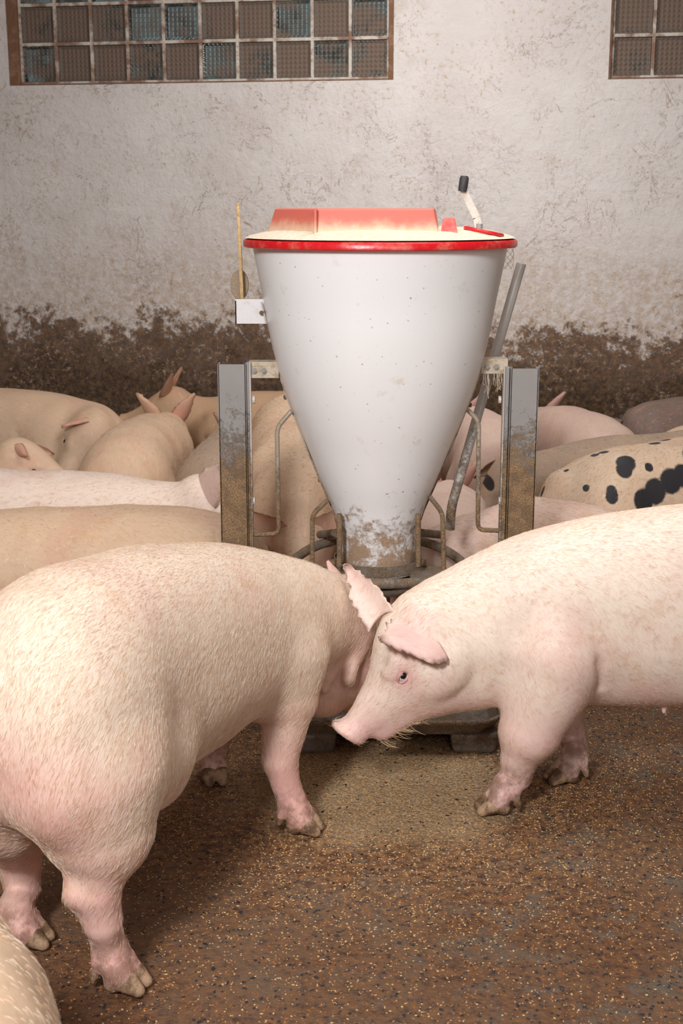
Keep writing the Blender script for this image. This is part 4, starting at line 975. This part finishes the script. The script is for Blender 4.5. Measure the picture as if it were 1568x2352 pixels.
    c_ = at_d(549, 655, 3.775); m = MB(); pts = [(c_[0] + .026 * math.cos(a_), c_[2] + .043 * math.sin(a_)) for a_ in np.linspace(0, 2 * PI, 28, endpoint=False)]
    m.add([(x, 3.782 + .004, z) for x, z in pts] + [(x, 3.795 + .006, z) for x, z in pts], [tuple(range(28))[::-1], tuple(range(28, 56))] + [(i, (i + 1) % 28, 28 + (i + 1) % 28, 28 + i) for i in range(28)][::1])
    m.V = [(x, y, z) for x, y, z in m.V]; pd = m.build('round_paddle', PADDLE, root, bevel=.002, off=off)
    # posts: angle profile, face plate towards us with a return flange on the hopper side
    def post(xa, xb, flx, ytop, ybot_pad, side):
        z1 = at_d(784, ytop, FY - .05)[2]
        X0 = at_d(xa, 1040, FY - .05)[0]; X1 = at_d(xb, 1040, FY - .05)[0]; XF = at_d(flx, 1040, FY - .05)[0]
        m = MB(); y0 = FY - .05
        m.box((X0, y0, 0.004), (X1, y0 + .004, z1)); inner = X1 if side < 0 else X0; outer = X0 if side < 0 else X1
        m.box((inner - .002, y0, 0.004), (inner + .002, y0 + .055, z1)); m.box((outer - .002, y0, 0.004), (outer + .002, y0 + .055, z1))
        p = m.build('post', STEEL, root, off=off)
        m = MB(); lo, hi = sorted((inner, XF)); m.box((lo + .002, y0 + .010, .004), (hi - .004, y0 + .050, z1 + .004 )); m.build('post_rail', STEEL, p, bevel=.002, off=off)
        m = MB(); m.box((hi - .004 if side < 0 else lo, y0 + .004, .004), ((hi if side < 0 else lo + .004), y0 + .030, z1 + .006)); m.build('post_edge', PIPE, p, off=off)
        for py in (918, 1150):
            q = at_d(flx + (2 if side < 0 else -2), py, y0 + .02); m = MB(); s_ = 1 if side < 0 else -1
            m.tube([q, q + np.array([s_ * .007, 0, 0])], .011, 8); m.build('bolt', MEALPLATE, p, off=off)
        m = MB(); m.box((X0 - .02, y0 - .02, 0), (X1 + .02, y0 + .08, .004)); m.build('foot_plate', STEEL, p, off=off)
        return XF, z1
    XL, zl = post(505, 566, 578, 837, 0, -1); XR, z_r = post(1169, 1230, 1152, 847, 0, 1)
    # horizontal brackets to the hopper
    for (a, b_, y0, y1) in ((571, 640, 831, 868), (1106, 1165, 824, 858)):
        A = at_d(a, y0, FY - .03); B = at_d(b_, y1, FY - .03)
        m = MB(); m.box((A[0], FY - .032, B[2]), (B[0], FY - .028, A[2])); m.box((A[0], FY - .030, A[2] - .003), (B[0], FY + .02, A[2]))
        k = m.build('bracket', BRK, root, off=off)
        for px in ((1118, 1139) if a > 1000 else (584, 606)):
            q = at_d(px, (y0 + y1) / 2 + 2, FY - .032); m = MB(); m.tube([q, q + np.array([0, -.006, 0])], .0085, 6); m.tube([q, q + np.array([0, -.010, 0])], .004, 8); m.build('bolt', STEEL, k, off=off)
    # straps following the hopper sides down to the collar ring
    Zs = [at_d(784, y, FY)[2] for y in (848, 900, 960, 1040, 1110, 1170, 1200, 1215, 1300)]
    for sgn, X_ in ((-1, (645, 660, 683, 714, 744, 770, 778, 780, 782)), (1, (1098, 1080, 1056, 1024, 994, 967, 957, 955, 954))):
        m = MB(); V = []
        for i, (px, z) in enumerate(zip(X_, Zs)):
            x = at_d(px, 1176 + 0, FY)[0] if False else ((px - 784) / F * (CP * FY + (CAMH - z) * SP)); x += sgn * .004
            for dx, dy in ((0, -.016), (sgn * .005, -.016), (sgn * .005, .016), (0, .016)): V.append((x + dx, FY + dy, z))
        n_ = len(Zs); Fc = [(0, 1, 2, 3), tuple(4 * (n_ - 1) + k for k in (3, 2, 1, 0))] + [(4 * i + k, 4 * i + 4 + k, 4 * i + 4 + (k + 1) % 4, 4 * i + (k + 1) % 4) for i in range(n_ - 1) for k in range(4)]
        m.add(V, Fc); st_ = m.build('strap', ROD, root, off=off)
        for px, py in (((658, 912), (737, 1102)) if sgn < 0 else ((1076, 930), (1003, 1098))):
            q = at_d(px, py, FY); m = MB(); m.tube([q, q + np.array([sgn * .006, -.004, 0])], .007, 8); m.build('bolt', CRUSTED, st_, off=off)
        # round uprights beside the neck
        px = 786 if sgn < 0 else 949; px2 = 779 if sgn < 0 else 960
        m = MB()
        m.tube([at_d(px2 + 0, 1180, FY - .115), at_d(px2, 1300, FY - .115)], .008, 10); m.build('neck_rod', ROD, root, True, off=off)
    # bent guard rods
    def rod(name, pts, r, y, mat=ROD, rad_=.02):
        m = MB(); P = [at_d(p[0], p[1], y if len(p) < 3 else p[2]) for p in pts]; m.tube(arc_pts(P, rad_), r, 10); return m.build(name, mat, root, True, off=off)
    rod('guard_rod', [(669, 944), (636, 982), (640, 1226), (583, 1228)], .0068, FY - .03)
    rod('guard_rod', [(1070, 938), (1099, 966), (1097, 1217), (1156, 1219)], .0068, FY - .03)
    rod('ring_stay', [(752, 1148), (717, 1182), (717, 1300)], .0072, FY - .05)
    rod('ring_stay', [(986, 1140), (1016, 1178), (1019, 1320)], .0072, FY - .05)
    # large bent ring around the neck
    zR = .478; m = MB(); m.tube([(FX + .268 * math.cos(a), FY + .268 * math.sin(a), zR - .035 * abs(math.cos(a))**3) for a in np.linspace(0, 2 * PI, 60, endpoint=False)], .0145, 12, True)
    m.build('guard_ring', CRUSTED, root, True, off=off)
    rod('ring_arm', [(770, 1224, FY + .1), (735, 1228, FY + .24)], .013, FY, CRUSTED); rod('ring_arm', [(968, 1224, FY + .1), (1010, 1228, FY + .23)], .013, FY, CRUSTED)
    # collar band with lugs, inner cup, adjusting plates
    zc = at_d(784, 1312, FY - .12)[2]; rc = .127
    m = MB(); m.lathe([(rc, zc - .016), (rc + .004, zc - .016), (rc + .004, zc + .014), (rc, zc + .014), (rc, zc - .016)], 64); col = m.build('collar_band', CRUSTED, root, True)
    m = MB(); m.lathe([(rc - .012, zc - .022), (rc + .001, zc - .022), (rc + .001, zc - .017), (rc - .012, zc - .017), (rc - .012, zc - .022)], 64); m.build('band_edge', PIPE, col, True)
    zn = prof2[0][1]
    m = MB(); m.lathe([(.094, zn + .02), (.094, zn - .05), (.088, zn - .05), (.088, zn + .02), (.094, zn + .02)], 48); m.build('inner_cup', CRUSTED, root, True)
    m = MB(); m.lathe([(.02, zc - .06), (.105, zc - .055), (.112, zc - .047), (.105, zc - .040), (.02, zc - .036), (.02, zc - .06)], 48); m.build('adjusting_plate', CRUSTED, root, True)
    m = MB(); m.lathe([(.02, zc - .092), (.09, zc - .090), (.094, zc - .082), (.085, zc - .074), (.02, zc - .070), (.02, zc - .092)], 48); m.build('adjusting_plate', CRUSTED, root, True)
    for a in (-.15, PI + .15):
        m = MB(); m.tube([(rc * math.cos(a) * 1.02, -abs(rc * math.sin(a)) - .01, zc), (rc * math.cos(a) * 1.14, -abs(rc * math.sin(a)) - .012, zc)], .011, 8); m.build('lug', CRUSTED, col)
    m = MB(); m.lathe([(.038, .03), (.038, zc - .03), (.03, zc - .03), (.03, .03), (.038, .03)], 32); m.build('drop_tube', CRUSTED, root, True)
    m = MB(); m.lathe([(.0, .10), (.06, .085), (.13, .04), (.13, .036), (.0, .06)], 32); m.build('feed_spreader', CRUSTED, root, True)
    for x0, x1 in ((.09, .20), (-.2, -.09)): m = MB(); m.box((x0, -.20, zc - .030), (x1, -.02, zc - .012)); m.build('side_plate', CRUSTED, root, bevel=.004)
    # trough: long octagonal pan with rolled rim on cast feet
    x0, x1 = at_d(655, 1655, 3.41)[0] - FX, at_d(1156, 1655, 3.41)[0] - FX
    zt_ = at_d(784, 1662, 3.405)[2]; yF, yB, ch = -.345, .345, .05
    def octo(s_, d=0.0): 
        return [(x0 + ch, yF), (x1 - ch, yF), (x1, yF + ch), (x1, yB - ch), (x1 - ch, yB), (x0 + ch, yB), (x0, yB - ch), (x0, yF + ch)]
    xm = (x0 + x1) / 2
    def shr(P, d): return [((x - xm) * (1 - d / ((x1 - x0) / 2)) + xm, y * (1 - d / yB)) for x, y in P]
    O = octo(0); seq = [(shr(O, .0), zt_), (shr(O, .022), .055), (shr(O, .05), .048), (shr(O, .054), .052), (shr(O, .026), .062), (shr(O, .006), zt_)]
    V = [(x, y, z) for P, z in seq for x, y in P]; Fc = [(i * 8 + k, (i + 1) * 8 + k, (i + 1) * 8 + (k + 1) % 8, i * 8 + (k + 1) % 8) for i in range(5) for k in range(8)]
    Fc += [tuple(2 * 8 + k for k in range(8)), tuple(3 * 8 + k for k in range(8))[::-1]]
    m = MB(); m.add(V, Fc); tr = m.build('trough', TRAYM, root, bevel=.003)
    m = MB(); m.tube([(x, y, zt_ + .002) for x, y in O], .0068, 10, True); m.build('trough_rim', PIPE, tr, True)
    for (cx, cy) in ((x1 - .078, yF + .06), (x0 + .075, yF + .06), (x1 - .078, yB - .06), (x0 + .075, yB - .06)):
        m = MB(); m.prism([(-.060, -.045), (.060, -.045), (.060, .045), (-.060, .045)], 0.0, .062, None, [(-.068, -.052), (.068, -.052), (.068, .052), (-.068, .052)]); o = m.build('trough_foot', TRAYM, tr, bevel=.012); o.location = (cx, cy, 0)
    for sx in (-1, 1):
        m = MB(); X_ = (XL if sx < 0 else XR) - FX; xe = x0 if sx < 0 else x1
        lo, hi = sorted((X_, xe)); m.box((lo, -.02, .05), (hi, .0, .075)); m.build('cross_bar', STEEL, root)
    # dry cobweb strands hanging from the right bracket
    rg = random.Random(5); m = MB()
    for i in range(16):
        px = rg.choice([1112, 1116, 1120, 1143, 1146, 1150, 1135, 1155]) + rg.uniform(-3, 3); l_ = rg.uniform(10, 46) if px > 1125 else rg.uniform(20, 60); y = FY - .036
        P = [at_d(px + rg.uniform(-4, 4) * k / 3, 857 + l_ * k / 4, y + rg.uniform(-.004, .004)) for k in range(5)]; m.tube(P, rg.choice([.0007, .0011]), 5)
    for i in range(7):
        P = [at_d(1166 + 14 * math.sin(k * .8 + i), 558 + 12 * k, 3.75 + .01 * i) for k in range(6)]; m.tube(P, .0005, 4)
    m.build('cobweb', BRK, root, off=off)['kind'] = 'stuff'
    # leaning feed pipe
    m = MB(); a, b_ = at_d(1197, 605, FY + .09), at_d(1036, 1165, FY + .09); c_ = at_d(1033, 1215, FY + .10); e_ = at_d(1040, 1240, FY + .13)
    m.tube(arc_pts([a, b_, c_], .03), .0145, 18, cap=False); m.tube([a, a + (b_ - a) * .04], .0118, 18, cap=True)
    m.build('steel_pipe', PIPE, root, True, off=off)
feeder()

# ------------------------------------------------------------------ feed crumbs and dark chips on the floor
def flakes(name, n, mat, smin_, smax_, dens, label, seed, flat=.35):
    rg = np.random.default_rng(seed); P = []
    while len(P) < n:
        x = rg.uniform(-1.4, 1.6, 4000); y = rg.uniform(1.5, 4.6, 4000); k = rg.random(4000) < dens(x, y)
        P += list(zip(x[k], y[k]))
    P = np.array(P[:n]); s_ = rg.uniform(smin_, smax_, n); a = rg.uniform(0, 2 * PI, n); el = rg.uniform(.35, .8, n)
    V = np.zeros((n, 5, 3)); ca, sa = np.cos(a), np.sin(a)
    for k, (u, v) in enumerate(((1, 0), (0, 1), (-1, 0), (0, -1))):
        lx = u * s_ * (1 + .3 * rg.normal(size=n)); ly = v * s_ * el; V[:, k, 0] = P[:, 0] + lx * ca - ly * sa; V[:, k, 1] = P[:, 1] + lx * sa + ly * ca; V[:, k, 2] = rg.uniform(-.0003, .0012, n)
    V[:, 4, :2] = P; V[:, 4, 2] = s_ * flat + .0006
    b = np.arange(n)[:, None] * 5; Fc = np.concatenate([b + np.array([[0, 1, 4]]), b + np.array([[1, 2, 4]]), b + np.array([[2, 3, 4]]), b + np.array([[3, 0, 4]])])
    me = bpy.data.meshes.new(name); V = V.reshape(-1, 3); me.vertices.add(len(V)); me.vertices.foreach_set('co', V.astype(np.float32).ravel())
    me.loops.add(Fc.size); me.loops.foreach_set('vertex_index', Fc.astype(np.int32).ravel()); me.polygons.add(len(Fc)); me.polygons.foreach_set('loop_start', np.arange(0, Fc.size, 3, dtype=np.int32)); me.update(calc_edges=True)
    me.materials.append(mat); o = bpy.data.objects.new(name, me); COL.objects.link(o); tag(o, label, 'litter', kind='stuff'); return o
near = lambda x, y: np.clip(1.25 - np.hypot(x - .12, y - 3.35), .18, 1)
flakes('feed_crumbs', 42000, FLAKE[0], .0012, .0034, near, 'pale feed crumbs strewn over the brown floor', 1)
flakes('bran_crumbs', 30000, FLAKE[1], .0014, .0040, lambda x, y: np.clip(1.5 - .4 * np.hypot(x - .3, y - 2.4), .3, 1), 'orange-brown bran crumbs strewn over the floor', 2)
flakes('dark_chips', 5200, FLAKE[2], .0025, .0075, lambda x, y: np.clip(.35 + .5 * x + .35 * (3.2 - y), .06, 1), 'small blackish chips scattered on the floor', 3, .15)
